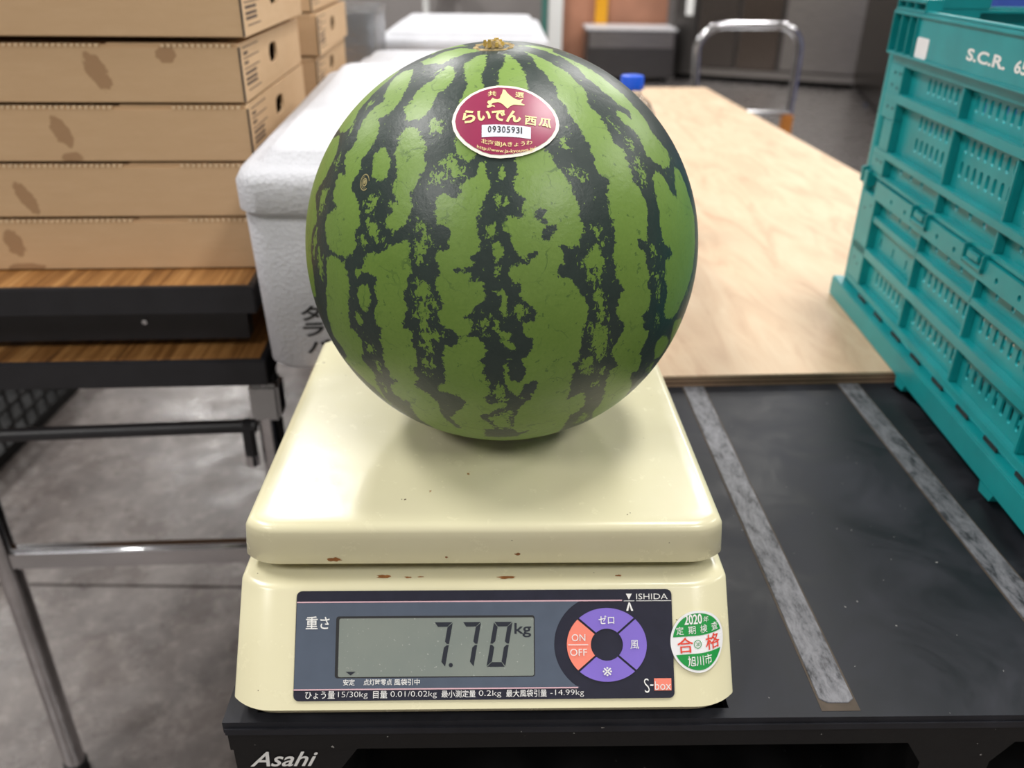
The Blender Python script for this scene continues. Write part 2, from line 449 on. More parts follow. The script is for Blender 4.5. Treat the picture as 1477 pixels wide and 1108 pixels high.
tag(MB().box(.235, .285, 8.5, 8.6, 0, 2.3).done('green_post', 'greenpost', bevel=.004), 'narrow green upright beside the white upright panel', 'post')
tag(MB().tube([(-.95, 9.6, 0), (-.95, 9.6, 2.4)], .035).done('wall_pipe', 'white', smooth=True), 'pale vertical pipe against the grey wall far behind', 'pipe')
tag(MB().box(-.86, -.66, 9.5, 9.62, .64, .90).done('wall_box', 'white', bevel=.01), 'small white box beside the pale pipe far behind', 'box')
MB().box(-.86, -.66, 9.62, 11, .70, .76).done('arm', 'white', bpy.data.objects['wall_box'])
a0 = Vector((1.47, 8.48)); a1 = Vector((3.01, 7.86)); dl = (a1 - a0).length; ang = math.atan2(a1.y - a0.y, a1.x - a0.x)
t = thing('cold_room_front', 'dark stainless steel refrigerator front with reflective doors in the far background', 'refrigerator', (a0.x, a0.y, 0), ang)
MB().box(0, dl, .04, .8, .05, 2.3).done('body', 'steeldark', t)
MB().box(.0, .20, -.01, .04, .05, 2.3).done('door_frame', 'steeldark', t, bevel=.006)
MB().box(.10, .17, -.014, -.01, .56, .82).done('white_label', 'white', t)
MB().box(.23, .58, -.005, .04, .12, 2.2).done('door', m_steel('reflective_door', (.20, .175, .16), .22), t, bevel=.008)
MB().box(.61, .96, -.005, .04, .12, 2.2).done('door', m_steel('reflective_door_brown', (.22, .18, .155), .2), t, bevel=.008)
MB().box(1.0, dl, -.02, .04, .13, 2.3).done('side_panel', 'steel', t, bevel=.008)
MB().box(0, dl, .0, .04, .05, .11).done('kick_plate', 'steel', t)
MB().box(.02, dl - .02, .1, .7, 0, .05).done('plinth', 'rubber', t)
b0 = Vector((3.01, 7.86)); b1 = Vector((2.40, 5.0)); bl = (b1 - b0).length; bang = math.atan2(b1.y - b0.y, b1.x - b0.x)
t = thing('dark_cabinet', 'tall dark steel cabinet side running towards the teal crate', 'cabinet', (b0.x, b0.y, 0), bang)
MB().box(0, bl, .0, .7, .03, 2.3).done('body', m_steel('charcoal_steel', (.11, .10, .098), .35), t, bevel=.01)
for k in (.02, bl * .5 + .01): MB().box(k, k + bl * .5 - .03, -.018, 0, .08, 2.25).done('door', m_steel('charcoal_door', (.12, .11, .105), .3), t, bevel=.008)
MB().box(.02, bl - .02, .03, .6, 0, .03).done('plinth', 'rubber', t)
tag(MB().lathe([(.012, 0), (.014, .004), (.014, .02), (.0, .02)], 12, (2.80, 7.0, 0)).done('bottle_cap', m_clear('pale_blue_cap', .2, (.5, .65, 1, 1))), 'tiny pale blue cap on the dark floor by the far cabinet', 'cap')
t = thing('blue_bin', 'blue plastic bin standing beyond the teal crate', 'bin', (1.56, 3.05, 0))
MB().loft([rrect(0.03, .57, .03, .47, .04, 0), rrect(0, .6, 0, .5, .04, 1.16)]).done('body', 'bluebox', t, smooth=True)
MB().loft([rrect(-.02, .62, -.02, .52, .05, 1.15), rrect(-.02, .62, -.02, .52, .05, 1.18)]).done('rim', 'bluebox', t, smooth=True)

# hand trolley
ty = 3.4
t = thing('hand_trolley', 'flat hand trolley with bent chrome push handle behind the plywood', 'trolley', (0, ty, 0))
def arc(c, r, a0, a1, n=8): return [(c[0] + r * math.cos(R(a0 + (a1 - a0) * k / n)), 0, c[1] + r * math.sin(R(a0 + (a1 - a0) * k / n))) for k in range(n + 1)]
hp = [(.672, 0, .17), (.690, 0, .66)] + arc((.785, .745), .105, 165, 90) + arc((.985, .765), .085, 90, 0) + [(1.075, .01, .66), (1.06, .01, .17)]
MB().tube(hp, .0155, 16).done('handle', 'chrome', t, smooth=True, angle=60)
MB().tube([(.685, 0, .535), (1.07, 0, .535)], .011).done('crossbar', 'chrome', t, smooth=True)
MB().box(.60, 1.12, -.04, .78, .15, .18).done('platform', 'zinc', t, bevel=.01)
MB().box(1.045, 1.085, -.02, .02, .40, .53).done('side_tab', 'orange', t, bevel=.003)
for x, y in ((.68, .05), (1.04, .05), (.68, .70), (1.04, .70)):
    MB().tube([(x - .015, y, .06), (x + .015, y, .06)], .06, 20).done('wheel', 'rubber', t, smooth=True)
    MB().box(x - .02, x + .02, y - .02, y + .02, .1, .15).done('caster_fork', 'zinc', t)

# ------------------------------------------------------------ pallets
def make_pallet(W=1.1, grip=True):
    t = thing('plastic_pallet', 'black plastic pallet with grey grip strips carrying the scale', 'pallet')
    D = 1.1; H = .143
    holes = [rect(.018, .058, .007, .019), rect(.064, .112, .007, .019), rect(.118, .19, .007, .019), rect(.196, .286, .007, .019)]
    holes += [[(.547, .400), (.566, .338), (.60, .325), (.66, .33), (.665, .40), (.60, .415)], [(.60, .16), (.66, .16), (.665, .235), (.60, .24), (.575, .205)]]
    holes += [rect(x, x + .06, y, y + .075) for x in (.12, .69) for y in (.55, .72, .9)]
    me = plate([rect(0, W, 0, D)] + holes, .008, lambda x, y, z: (x, y, H - .004 + z))
    kids('deck', me, 'black', t)
    r = MB()
    for (x0, x1, y0, y1) in ((0.001, W - .001, .0015, .006), (0.001, W - .001, D - .006, D - .0015), (.0015, .006, .006, D - .006), (W - .006, W - .0015, .006, D - .006)):
        r.box(x0, x1, y0, y1, H - .024, H - .008)
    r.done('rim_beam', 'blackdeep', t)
    MB().box(.001, W - .001, -.001, .0015, H - .009, H - .0045).done('lip', 'black', t)
    for i, (x0, x1) in enumerate(((.002, .062), (.405, .447), (.585, .63), (W - .06, W - .002))):
        for (y0, y1) in ((.003, .10), (.5, .6), (D - .10, D - .003)):
            m = MB(); m.prism([(x0, y0, .012), (x1, y0, .012), (x1, y0, .10), (x1 + .012, y0, H - .024), (x1 + .012, y0, H - .009), (x0 - (0 if i == 0 else .012), y0, H - .009),
                               (x0 - (0 if i == 0 else .012), y0, H - .024), (x0, y0, .10)] if i < 3 else
                              [(x0, y0, .012), (x1, y0, .012), (x1, y0, H - .009), (x0, y0, H - .009)], (0, y1 - y0, 0))
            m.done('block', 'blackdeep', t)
    m = MB()
    for x in (.14, .22, .30, .38): m.prism([(x, .12, .02), (x + .006, .12, .02), (x + .05, .12, H - .01), (x + .044, .12, H - .01)], (0, .5, 0))
    for x in (.50, .56): m.box(x, x + .005, .11, .49, .03, H - .009)
    m.box(.063, W - .062, .095, .10, H - .05, H - .009)
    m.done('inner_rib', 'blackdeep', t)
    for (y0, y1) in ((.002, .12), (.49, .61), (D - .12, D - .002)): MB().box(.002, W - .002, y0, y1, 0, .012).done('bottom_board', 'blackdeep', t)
    for x in (.340, .497, .654, .811) if grip else ():
        ye = .4012 + (x - .34) * .042
        g = MB().box(x - .0012, x + .0212, .004, ye, H, H + .0002).done('strip_groove', 'brownedge', t)
        sm = MB(); pts = [(x, .0125), (x + .004, .0095), (x + .016, .0095), (x + .020, .0125), (x + .020, ye), (x, ye)]
        sm.prism([(a, b, H) for a, b in pts], (0, 0, .0008)); sm.done('grip_strip', 'strip', t, bevel=.0003)
    if not grip: return t
    ms = text_mesh('Asahi', .0400, .0125, bold=.012, shear=.5)
    remap(ms, lambda u, v: (.0100 + u, .0024, .1035 + v)); tag(kids('lettering', ms, 'white', t), 'worn white brand lettering on the front')
    return t
PA = R(1.55)
pal = make_pallet()
P0 = Vector((-.1593, .3251, .572)); pal.location = P0; pal.rotation_euler = (0, 0, PA)
names = ['second pallet from the top of the stack under the scale', 'middle pallet of the five under the scale',
         'second pallet from the floor under the scale', 'bottom black pallet on the floor under the scale']
for k in range(4):
    c = copy_tree(pal); c.location = P0 - Vector((0, 0, .143 * (k + 1)))
    for q in list(c.children):
        if q.name.startswith(('grip_strip', 'strip_groove')): bpy.data.objects.remove(q)
    c['label'] = names[k]; c['group'] = 'stacked black pallets'
pal['group'] = 'stacked black pallets'
rear = make_pallet(.80, False)
rear.location = P0 + Vector((-math.sin(PA) * 1.13 - .075, math.cos(PA) * 1.13, 0)); rear.rotation_euler = (0, 0, PA)
rear['label'] = 'top narrower black pallet of the rear stack under the plywood'; rear['group'] = 'rear pallets under the plywood'
for j, w in enumerate(('second pallet down in the rear stack under the plywood', 'middle pallet in the rear stack under the plywood',
                       'second pallet from the floor in the rear stack', 'lowest pallet of the rear stack under the plywood')):
    c2 = copy_tree(rear); c2.location = rear.location - Vector((0, 0, .143 * (j + 1))); c2['label'] = w; c2['group'] = 'rear pallets under the plywood'

# plywood sheet
t = thing('plywood_sheet', 'pale plywood sheet lying on the black pallets behind the scale', 'plywood', (-.196, .711, .715), R(3.95))
LY = 1.915
for i, (z0, z1, mm, ins) in enumerate(((0, .0026, 'ply_edge', 0), (.0026, .0046, 'ply_dark', .0006), (.0046, .0076, 'ply_edge', .0002), (.0076, .0095, 'ply_dark', .0006), (.0095, .0122, 'ply', 0))):
    o = MB().box(ins, .908 - ins, ins, LY - ins, z0, z1).done('veneer', mm, t)

# ------------------------------------------------------------ folding tables
TA = R(3.8)
t = thing('folding_table', 'long woodgrain folding table with black edge and chrome legs on the concrete', 'table', (-.267, .8120, 0), TA)
TW, TL = .45, 1.8
def table_top(t, z1, th=.030):
    MB().box(-TW + .008, -.008, .008, TL - .008, z1 - th + .004, z1 - .0004).done('tabletop', 'grain', t)
    m = MB(); zz = (z1 - th, z1 + .0006)
    m.box(-TW, 0, 0, .0082, *zz); m.box(-TW, 0, TL - .0082, TL, *zz); m.box(-TW, -TW + .0082, .0082, TL - .0082, *zz); m.box(-.0082, 0, .0082, TL - .0082, *zz)
    m.done('edge_trim', 'tblack', t, bevel=.0015)
table_top(t, .70)
for x, y in ((-.0165, .052), (-.372, .052), (-.0165, TL - .055), (-.372, TL - .055)):
    lg = MB().tube([(x, y, .012), (x, y, .672)], .0145, 16).done('leg', 'chrome', t, smooth=True, angle=60)
    MB().lathe([(.0165, 0), (.0168, .022), (.015, .024)], 16, (x, y, 0)).done('rubber_foot', 'rubber', lg, smooth=True)
    MB().box(x - .017, x + .017, y - .018, y + .018, .605, .652).done('leg_bracket', 'zinc', lg, bevel=.004)
for y in (.052, TL - .055):
    MB().box(-.372, -.0165, y - .010, y + .010, .388, .420).done('cross_rail', 'chrome', t, bevel=.005, bseg=3)
    MB().tube([(-.372, y + .0, .583), (-.034, y + .0, .590)], .0085, 12).done('upper_rail', 'tblack', t, smooth=True)
MB().box(-.051, -.037, .044, .056, .548, .60).done('hinge_lever', 'tblack', t, bevel=.003)
MB().tube([(-.044, .05, .537), (-.044, .05, .552)], .008).done('lever_tip', 'chrome', t, smooth=True)
t = thing('folded_table', 'folded woodgrain table lying on top of the long table under the cardboard boxes', 'table', (-.2705, .8175, .70), TA)
table_top(t, .083)
for x in (-.42, -.05): MB().tube([(x, .10, .014), (x, 1.70, .014)], .013, 12).done('folded_leg', 'tblack', t, smooth=True)
for y in (.034, .75, 1.05, 1.70): MB().box(-.43, -.02, y, y + .02, .002 if y > .1 else .010, .053).done('folded_crossbar', 'tblack', t)
MB().lathe([(.003, 0), (.003, .003), (0, .0034)], 10).done('screw', 'chrome', t, loc=(-.130, .0335, .032), rot=(R(90), 0, 0))

# ------------------------------------------------------------ cardboard boxes
def make_box(cm, h=.0565, W=.42, D=.335):
    t = thing('cardboard_box', '', 'box')
    m = MB(); k = .003
    m.box(-W, -k, .003, D, 0, k); m.box(-W, -W + k, .003, D, k, h - .002); m.box(-W, -.001, D - k, D, k, h - .002)
    m.box(-W, -.001, .003, D, h - .002 - k, h - .002)
    m.done('tray', cm, t, bevel=.0006, bseg=1)
    MB().box(-W, -.0006, -.0005, .003, .0005, h - .004).done('front_panel', cm, t, bevel=.0008)
    me = plate([rect(.001, D, 0, h - .001), [(x_ + .160, y_ + .032) for y_, x_ in slot(0, 0, .021, .046)]], .003,
               lambda a, b, z: (-.0018 + z, a, b))
    kids('side_panel', me, cm, t)
    m = MB(); x = -W + .004
    while x < -.135:                                   # fluted edge of the folded flap
        m.box(x, x + .0034, -.001, .0045, h - .0042, h - .0012); x += .0058
    x = -.075
    while x < -.008: m.box(x, x + .0034, -.001, .0045, h - .0042, h - .0012); x += .0058
    tag(m.done('fluted_edge', MAT['card_pale'], t), kind='stuff')
    MB().box(-.128, -.001, .004, .012, h - .0022, h - .0006).done('flap', MAT['card_pale'], t)
    m = MB(); X = .0001
    for z, y0, y1 in ((.050, .014, .084), (.040, .014, .084), (.030, .014, .084), (.009, .022, .080)): m.box(X - .0006, X, y0, y1, z, z + .0009)
    for z in (.0435, .0345, .0245, .019, .0145):
        yy = .016
        while yy < .016 + (.05 if z < .03 else .018): m.box(X - .0006, X, yy, yy + .003, z, z + .0026); yy += .0046
    m.done('printed_form', 'inkgrey', t)
    m = MB().box(-.0012, .0004, -.0012, .0008, .001, h - .004); m.done('corner_crease', 'ink', t)
    return t
MAT['card_pale'] = plain('cardboard_pale', sr(226, 198, 160), .85, var=.08)
BA = R(3.6)
specs = [(-.2725, .8765, .7835, ((-.262, .030, .010, .016, .3), (-.255, .003, .02, .005, 0)), 'bottom cardboard box of the near stack, resting on the woodgrain tabletop'),
         (-.2715, .8765, .8415, ((-.238, .021, .008, .020, .5),), 'second cardboard box from the bottom of the near stack'),
         (-.2700, .8765, .8995, ((-.188, .030, .009, .018, .45), (-.182, .004, .012, .006, 0)), 'middle cardboard box of the near stack, with a fingerprint-like stain'),
         (-.2710, .8765, .9575, ((-.140, .030, .010, .021, .45), (-.071, .046, .010, .009, 0)), 'fourth cardboard box from the bottom, with two brown stains and hand hole'),
         (-.2630, .8735, 1.0190, (), 'topmost cardboard box of the near stack, cut by the picture edge')]
for X, Y, Z, st, lab in specs:
    c = make_box(m_card(st) if st else 'card'); c.location = (X, Y, Z); c.rotation_euler = (0, 0, BA)
    c['label'] = lab; c['group'] = 'cardboard boxes stacked on the near end of the table'
src = c
for i, (dz, lab) in enumerate((('.7835', 'bottom cardboard box of the rear stack on the table'), ('.8415', 'second cardboard box from the bottom of the rear stack'),
                               ('.8995', 'middle cardboard box of the rear stack'), ('.9575', 'fourth box of the rear stack, its hand hole showing past the near stack'),
                               ('1.0155', 'topmost cardboard box of the rear stack'))):
    c = copy_tree(src); c.location = (-.288 + .006 * (i % 2), 1.285, float(dz)); c['label'] = lab; c['group'] = 'cardboard boxes stacked farther back on the table'

t = thing('clear_tub', 'translucent plastic tub standing behind the rear cardboard stack', 'tub', (-.268, 1.70, .783), 0)
m = MB(); o = [rrect(-.2, 0, 0, .17, .02, z) for z in (0, .205)]; i_ = [rrect(-.197, -.003, .003, .167, .018, z) for z in (.205, .004)]
m.loft(o + i_); m.done('body', 'clearbox', t, smooth=True)
MB().loft([rrect(-.206, .006, -.006, .176, .022, .205), rrect(-.206, .006, -.006, .176, .022, .213)]).done('lid', 'clearbox', t, smooth=True)

# black mesh crate on the floor under the table
t = thing('black_mesh_crate', 'black plastic mesh crate on the floor beyond the chrome table leg', 'crate', (-1.62, 1.42, 0))
def lattice(L, Hh, fn):
    hs = [rect(.02 + i * .05, .06 + i * .05, .03 + j * .045, .065 + j * .045) for i in range(int((L - .03) / .05)) for j in range(int((Hh - .06) / .045))]
    return plate([rect(0, L, 0, Hh)] + hs, .004, fn)
kids('side', lattice(.62, .26, lambda a, b, z: (.42 + z, a, b)), 'rubber', t)
kids('side', lattice(.62, .26, lambda a, b, z: (0 + z, a, b)), 'rubber', t)
kids('end', lattice(.42, .26, lambda a, b, z: (a, 0 + z, b)), 'rubber', t)
kids('end', lattice(.42, .26, lambda a, b, z: (a, .62 + z, b)), 'rubber', t)
MB().box(0, .42, 0, .62, 0, .006).done('bottom', 'rubber', t)
m = MB(); m.box(-.01, .43, -.01, .004, .25, .265); m.box(-.01, .43, .616, .63, .25, .265); m.box(-.01, .004, .004, .616, .25, .265); m.box(.416, .43, .004, .616, .25, .265)
m.done('rim', 'tblack', t)

# ------------------------------------------------------------ white foam boxes
def foam_box(name, label, loc, W, D, Hb, Hl, rotx=0, rotz=0):
    t = thing(name, label, 'box', loc, rotz, 'white foam boxes in a row')
    t.rotation_euler = (rotx, 0, rotz)
    MB().loft([rrect(.004, W - .004, .008, D - .01, .018, 0), rrect(-.004, W + .004, .003, D - .008, .02, .007), rrect(-.0055, W + .0055, -.001, D - .002, .02, Hb - .004), rrect(-.003, W + .003, .001, D - .004, .02, Hb)]
              ).done('body', 'foam', t, smooth=True, angle=50)
    o = .008; s = []
    for z, i, r in ((Hb + .0005, .004, .02), (Hb + .004, 0, .022), (Hb + Hl * .72, 0, .022), (Hb + Hl * .92, .004, .024), (Hb + Hl, .012, .024),
                    (Hb + Hl + .001, .020, .02), (Hb + Hl + .010, .026, .018), (Hb + Hl + .012, .032, .016), (Hb + Hl + .012, .052, .014), (Hb + Hl + .009, .058, .012), (Hb + Hl + .009, .064, .012), (Hb + Hl + .011, .070, .01)):
        s.append(rrect(-o + i, W + o - i, -o + i, D + o - i, r, z))
    MB().loft(s).done('lid', 'foam', t, smooth=True, angle=50)
    return t
fa = foam_box('foam_box', 'white foam box with black brush marks on its front, nearest behind the melon', (-.236, .7345, .7272), .322, .415, .162, .040, R(4.4), R(-.6))
for ch, x, z, w, h, rt in (('タ', .036, .0560, .021, .0160, 3), ('ラ', .036, .0385, .021, .0150, 3), ('バ', .037, .0200, .025, .0155, 2)):
    ms = text_mesh(ch, w, h, bold=.028, shear=.15); remap(ms, lambda u, v: (x + u, .0012 + (.162 - z - v) * .0 - 0.0, z + v), rot=R(rt))
    for p in ms.vertices: p.co.y = .003 - .0040 * ((p.co.z - .007) / .151) - .0006
    kids('lettering', ms, 'ink', fa)
m = MB(); zt = .162 + .040 + .0125
for (x0, y0, x1, y1) in ((.10, .215, .165, .217), (.128, .235, .150, .239), (.134, .219, .137, .235), (.144, .219, .147, .235), (.158, .235, .185, .239), (.160, .219, .163, .235), (.175, .219, .178, .235), (.132, .200, .152, .202)):
    m.box(x0, x1, y0, y1, zt - .0014, zt - .0006)
m.done('brush_mark', 'ink', fa)
tag(MB().box(-.18, .06, 1.08, 1.13, .7272, .7272 + .026).done('wooden_batten', 'ply_edge', bevel=.002), 'thin wooden batten propping the rear of the nearest foam box', 'batten')
foam_box('foam_box', 'white foam box in the middle of the row, mostly hidden by the melon', (-.262, 1.235, .7272), .320, .44, .160, .030, 0, R(2))
foam_box('foam_box', 'farthest white foam box, showing its whole lid above the melon', (-.292, 1.90, .7272), .355, .58, .168, .032, 0, R(1))

# clear bottle with blue cap
t = thing('plastic_bottle', 'clear plastic bottle with blue cap standing on the plywood behind the melon', 'bottle', (.155, 1.175, .7272))
prof = [(.026, 0), (.031, .004), (.032, .02), (.0315, .04), (.0335, .05), (.033, .07), (.0335, .10), (.033, .13), (.0335, .160), (.033, .176), (.027, .188), (.019, .195), (.0135, .198), (.0125, .203), (.0125, .206), (.0165, .207), (.0165, .209), (.0122, .210), (.0122, .220)]
inn = [(max(r - .0008, .001), z) for r, z in prof[::-1]]; inn[-1] = (.025, .0015)
MB().lathe(prof + inn, 40).done('bottle_body', 'clear', t, smooth=True)
m = MB(); n = 48
ring = lambda r, z, kn: [((r + (kn * (k % 2))) * math.cos(2 * math.pi * k / n), (r + (kn * (k % 2))) * math.sin(2 * math.pi * k / n), z) for k in range(n)]
m.loft([ring(.0145, .206, 0), ring(.0150, .2065, .0004), ring(.0150, .222, .0004), ring(.0145, .2235, 0), ring(.012, .224, 0)]); m.done('bottle_cap', 'blue', t, smooth=True)

# ------------------------------------------------------------ teal folding crate
CL, CW = .505, .36
t = thing('folding_crate', 'teal plastic folding crate with slotted walls and white lettering on the top band', 'crate', (.3946, .9616, .7272), R(-2.08))
crate = t
def walls(nm, fn, L, edge, cells, full=True):
    """fn(s, z, depth) -> local point; depth grows into the crate"""
    ts = .0022
    def pl_(name, outer, holes, d, th=ts, m='teal'):
        return kids(name, plate([outer] + holes, th, lambda a, b, z: fn(a, b, d + z)), m, crate)
    def bars(name, lst, m='teal', one=False):
        if not one:
            for q in lst: bars(name, [q], m, True)
            return
        mb = MB()
        for (s0, s1, z0, z1, d0, d1) in lst:
            c = [Vector(fn(s, z, d)) for s in (s0, s1) for z in (z0, z1) for d in (d0, d1)]
            v = [mb.b.verts.new(p) for p in c]
            for f in ((0, 1, 3, 2), (4, 6, 7, 5), (0, 4, 5, 1), (2, 3, 7, 6), (0, 2, 6, 4), (1, 5, 7, 3)): mb.b.faces.new([v[i] for i in f])
        return mb.done(name, m, crate, bevel=.0009, bseg=2)
    lo_c = [edge] + cells['low'] + [L - edge]; up_c = [edge] + cells['up'] + [L - edge]
    def slots(cs, zc, h, first=None):
        out = []
        for a, b in zip(cs, cs[1:]):
            a2 = first if (first and a == cs[0]) else a + .016
            s = a2
            while s < b - .008: out.append(slot(s, zc, .0058, h)); s += .0125
        return out
    # lower wall
    hl = slots(lo_c, .053, .0155, edge + .029)
    hl += [h for h in slots(lo_c, .0965, .0145) if h[0][0] > lo_c[1] + .01] + [slot(edge + .018 + k * .036, .090, .0036, .0125) for k in range(3)]
    hl += [circ(a + .026 + k * .027, .126, .0030, 10, .0036) for a in lo_c[:-1] for k in range(3)]
    pl_('lower_wall', rect(.018, L - .018, .028, .146), hl, .010)
    bars('lower_rib', [(.020, L - .020, z0, z1, d0, .0095) for z0, z1, d0 in ((.028, .036, .001), (.0685, .0790, .0005), (.1085, .1160, .002))] +
         [(s - .0022, s + .0022, .036, .135, .002, .0095) for s in lo_c[1:-1]] + [(edge, lo_c[1], .079, .106, .004, .0095)] * (1 if full and False else 0) +
         [(.020, edge, .036, .135, .0005, .0095), (L - edge, L - .020, .036, .135, .0005, .0095)])
    # hinge rail with round holes
    hh = []; s = .104
    while s < L - .05: hh += [circ(s, .1425, .0026, 10), circ(s + .037, .1425, .0026, 10)]; s += .1155
    pl_('hinge_rail', rect(.055, L - .055, .134, .1525), hh, .002, .005)
    # upper wall
    hu = slots(up_c, .2015, .0145, edge + .047) + slots(up_c, .2225, .0140, edge + .047) + slots(up_c, .2575, .0150, edge + .047)
    hu += [circ(a + .026 + k * .0275, .1705, .0034, 10, .0042) for a in up_c[:-1] for k in range(4) if a + .02 + k * .0275 < L - edge - .02 and not (a == edge and k == 3)]
    pl_('upper_wall', rect(.020, L - .020, .153, .280), hu, .011)
    bars('upper_rib', [(.022, L - .022, z0, z1, d0, .0105) for z0, z1, d0 in ((.1535, .1585, .002), (.1765, .1845, .001), (.2335, .2430, .0005), (.2690, .2800, .0015))] +
         [(s - .0022, s + .0022, .158, .270, .0025, .0105) for s in up_c[1:-1]] +
         [(.022, edge, .1585, .178, .001, .0105), (.022, edge, .216, .270, .001, .0105), (L - edge, L - .022, .158, .270, .001, .0105), (.034, edge, .184, .216, .001, .0105)])
    # flat dark discs on the corner posts, painted shade of pin holes
    for (s, z) in ((.040, .262), (.054, .262), (.038, .250), (.052, .248), (.038, .228), (.052, .228), (.040, .172), (.052, .172), (.034, .118), (.050, .124), (.034, .06), (.046, .056)):
        mb = MB()
        if s < edge and full: mb.poly([fn(s + .0015 * math.cos(a), z + .0018 * math.sin(a), .0003) for a in [2 * math.pi * k / 8 for k in range(8)]])
        if full: mb.done('pin_hole_shade', 'ink', crate)
    # hinge knuckles and latches
    for s in ((.012, L - .030) if full else ()):
        bars('hinge_knuckle', [(s, s + .006, .143, .160, -.004, .008), (s + .009, s + .020, .141, .158, -.003, .008)])
    for s in ((.160, .276, .392) if full else (.1, .2)):
        bars('latch', [(s, s + .003, .140, .156, -.0035, .003), (s + .034, s + .037, .140, .156, -.0035, .003), (s, s + .037, .141, .1445, -.0035, .003), (s + .008, s + .029, .1465, .1525, -.0035, .002)], one=True)
    # top frame
    bars('top_band', [(.084, L - .084, .2800, .3180, -.0035, .0005), (.020, L - .020, .3170, .3205, -.0060, .012), (.020, L - .020, .2790, .2822, -.0060, .012),
                      (.084, L - .084, .3205, .3230, -.0035, .004)])
    bars('corner_rib', [(c0, c0 + .0030, .280, .319, -.0058, .010) for c0 in (.020, .042, .064, .083, L - .086, L - .067, L - .045, L - .023)] +
         [(.020, .086, .280, .319, .0085, .012), (L - .086, L - .020, .280, .319, .0085, .012)])
    bars('corner_top', [(.020, .094, .3205, .3235, -.0045, .012), (.020, .094, .3290, .3330, -.0045, .012)] + [(c0, c0 + .003, .322, .331, -.004, .012) for c0 in (.020, .042, .064, .091)] +
         [(L - .094, L - .020, .3205, .3330, -.0045, .012)])
walls('long', lambda s, z, d: (d, -s, z), CL, .060, dict(low=[.180, .300, .420], up=[.195, .312, .427]))
walls('long', lambda s, z, d: (CW - d, -CL + s, z), CL, .060, dict(low=[.180, .300, .420], up=[.195, .312, .427]))
walls('short', lambda s, z, d: (CW - s, -d, z), CW, .050, dict(low=[.18], up=[.18]), False)
walls('short', lambda s, z, d: (s, -CL + d, z), CW, .050, dict(low=[.18], up=[.18]), False)
for (x0, y0) in ((0, -.020), (CW - .020, -.020), (0, -CL), (CW - .020, -CL)):
    m = MB(); m.loft([rrect(x0 + .003, x0 + .020, y0 + .001, y0 + .018, .006, .026, 3), rrect(x0 + .003, x0 + .020, y0 + .001, y0 + .018, .006, .322, 3)]); m.done('corner_post', 'teal', t, smooth=True)
me = plate([rect(0, CW, -CL, 0)] + [rect(.03 + i * .05, .07 + i * .05, -CL + .03 + j * .05, -CL + .07 + j * .05) for i in range(6) for j in range(9)], .004, lambda a, b, z: (a, b, .010 + z))
kids('base', me, 'teal', t)
m = MB()
for (x0, x1, y0, y1) in ((-.007, .006, -CL - .004, .004), (CW - .006, CW + .007, -CL - .004, .004), (.006, CW - .006, -.006, .004), (.006, CW - .006, -CL - .004, -CL + .006)):
    m.box(x0, x1, y0, y1, .0005, .0240)
m.done('base_flange', 'teal', t, bevel=.0012)
for s in (.222, .405): MB().prism([(-.0068, -s, .001), (-.0068, -s - .022, .001), (-.0068, -s - .019, -.0060), (-.0068, -s - .002, -.0075)], (.012, 0, 0)).done('base_tab', 'teal', t)
for k in range(8): MB().box(.0002, .0016, -.09 - k * .052, -.068 - k * .052, .0245, .0278).done('slot_shade', 'ink', t)  # dark bars standing in for the shade in gaps between flange and wall
fnL = lambda u, v: (-.0037, -u, v)
ms = text_mesh('S.C.R.', .069, .0098, bold=.035); kids('lettering', remap(ms, fnL, .198, .2915), 'white', t)
ms = text_mesh('65', .020, .0098, bold=.035); kids('lettering', remap(ms, fnL, .281, .2915), 'white', t)
m = MB(); m.prism([(-.0035, -a, b) for a, b in [(x, z) for x, z, _ in rrect(.089, .117, .282, .3005, .003, 0, 3)]], (-.0006, 0, 0)); m.done('blank_label', 'wsticker', t)

# ------------------------------------------------------------ weighing scale
t = thing('weighing_scale', 'cream digital weighing scale reading 7.70 under the watermelon', 'scale', (-.0125, .327, .715), R(1.55))
scale = t
hw = .1405
def crect(x0, x1, y0, y1, z, Rf=.031, rho=.004, n=6):
    """rectangle whose corners are shallow 45-degree arcs meeting the sides at a soft ridge"""
    q = []; k = .70711
    dx = Rf * k + rho * (1 - k)
    for i in range(n + 1):
        a = R(45 * i / n); q.append((-dx + Rf * math.sin(a), Rf * (1 - math.cos(a))))
    cxx, cyy = q[-1][0] - rho * k, q[-1][1] + rho * k
    for i in range(1, 4):
        a = R(-45 + 45 * i / 3); q.append((cxx + rho * math.cos(a), cyy + rho * math.sin(a)))
    fr = [(x1 + a, y0 + b) for a, b in q]; br = [(x1 + a, y1 - b) for a, b in q[::-1]]
    bl = [(x0 - a, y1 - b) for a, b in q]; fl_ = [(x0 - a, y0 + b) for a, b in q[::-1]]
    return [(a, b, z) for a, b in fr + br + bl + fl_]
for x in (-.105, .105):
    for y in (.04, .25): MB().lathe([(.012, .0003), (.013, .002), (.011, .008)], 16, (x, y, 0)).done('foot', 'rubber', t, smooth=True)
MB().loft([crect(-hw + .009, hw - .009, .010, .288, .0045), crect(-hw + .002, hw - .002, .003, .294, .0065), crect(-hw, hw, .0015, .296, .0100)]).done('base_tray', 'cream', t, smooth=True, angle=60)
MB().loft([crect(-hw + .0016, hw - .0016, .0034, .294, .0099), crect(-hw + .0016, hw - .0016, .0034, .294, .0116)]).done('seam', 'rust', t)
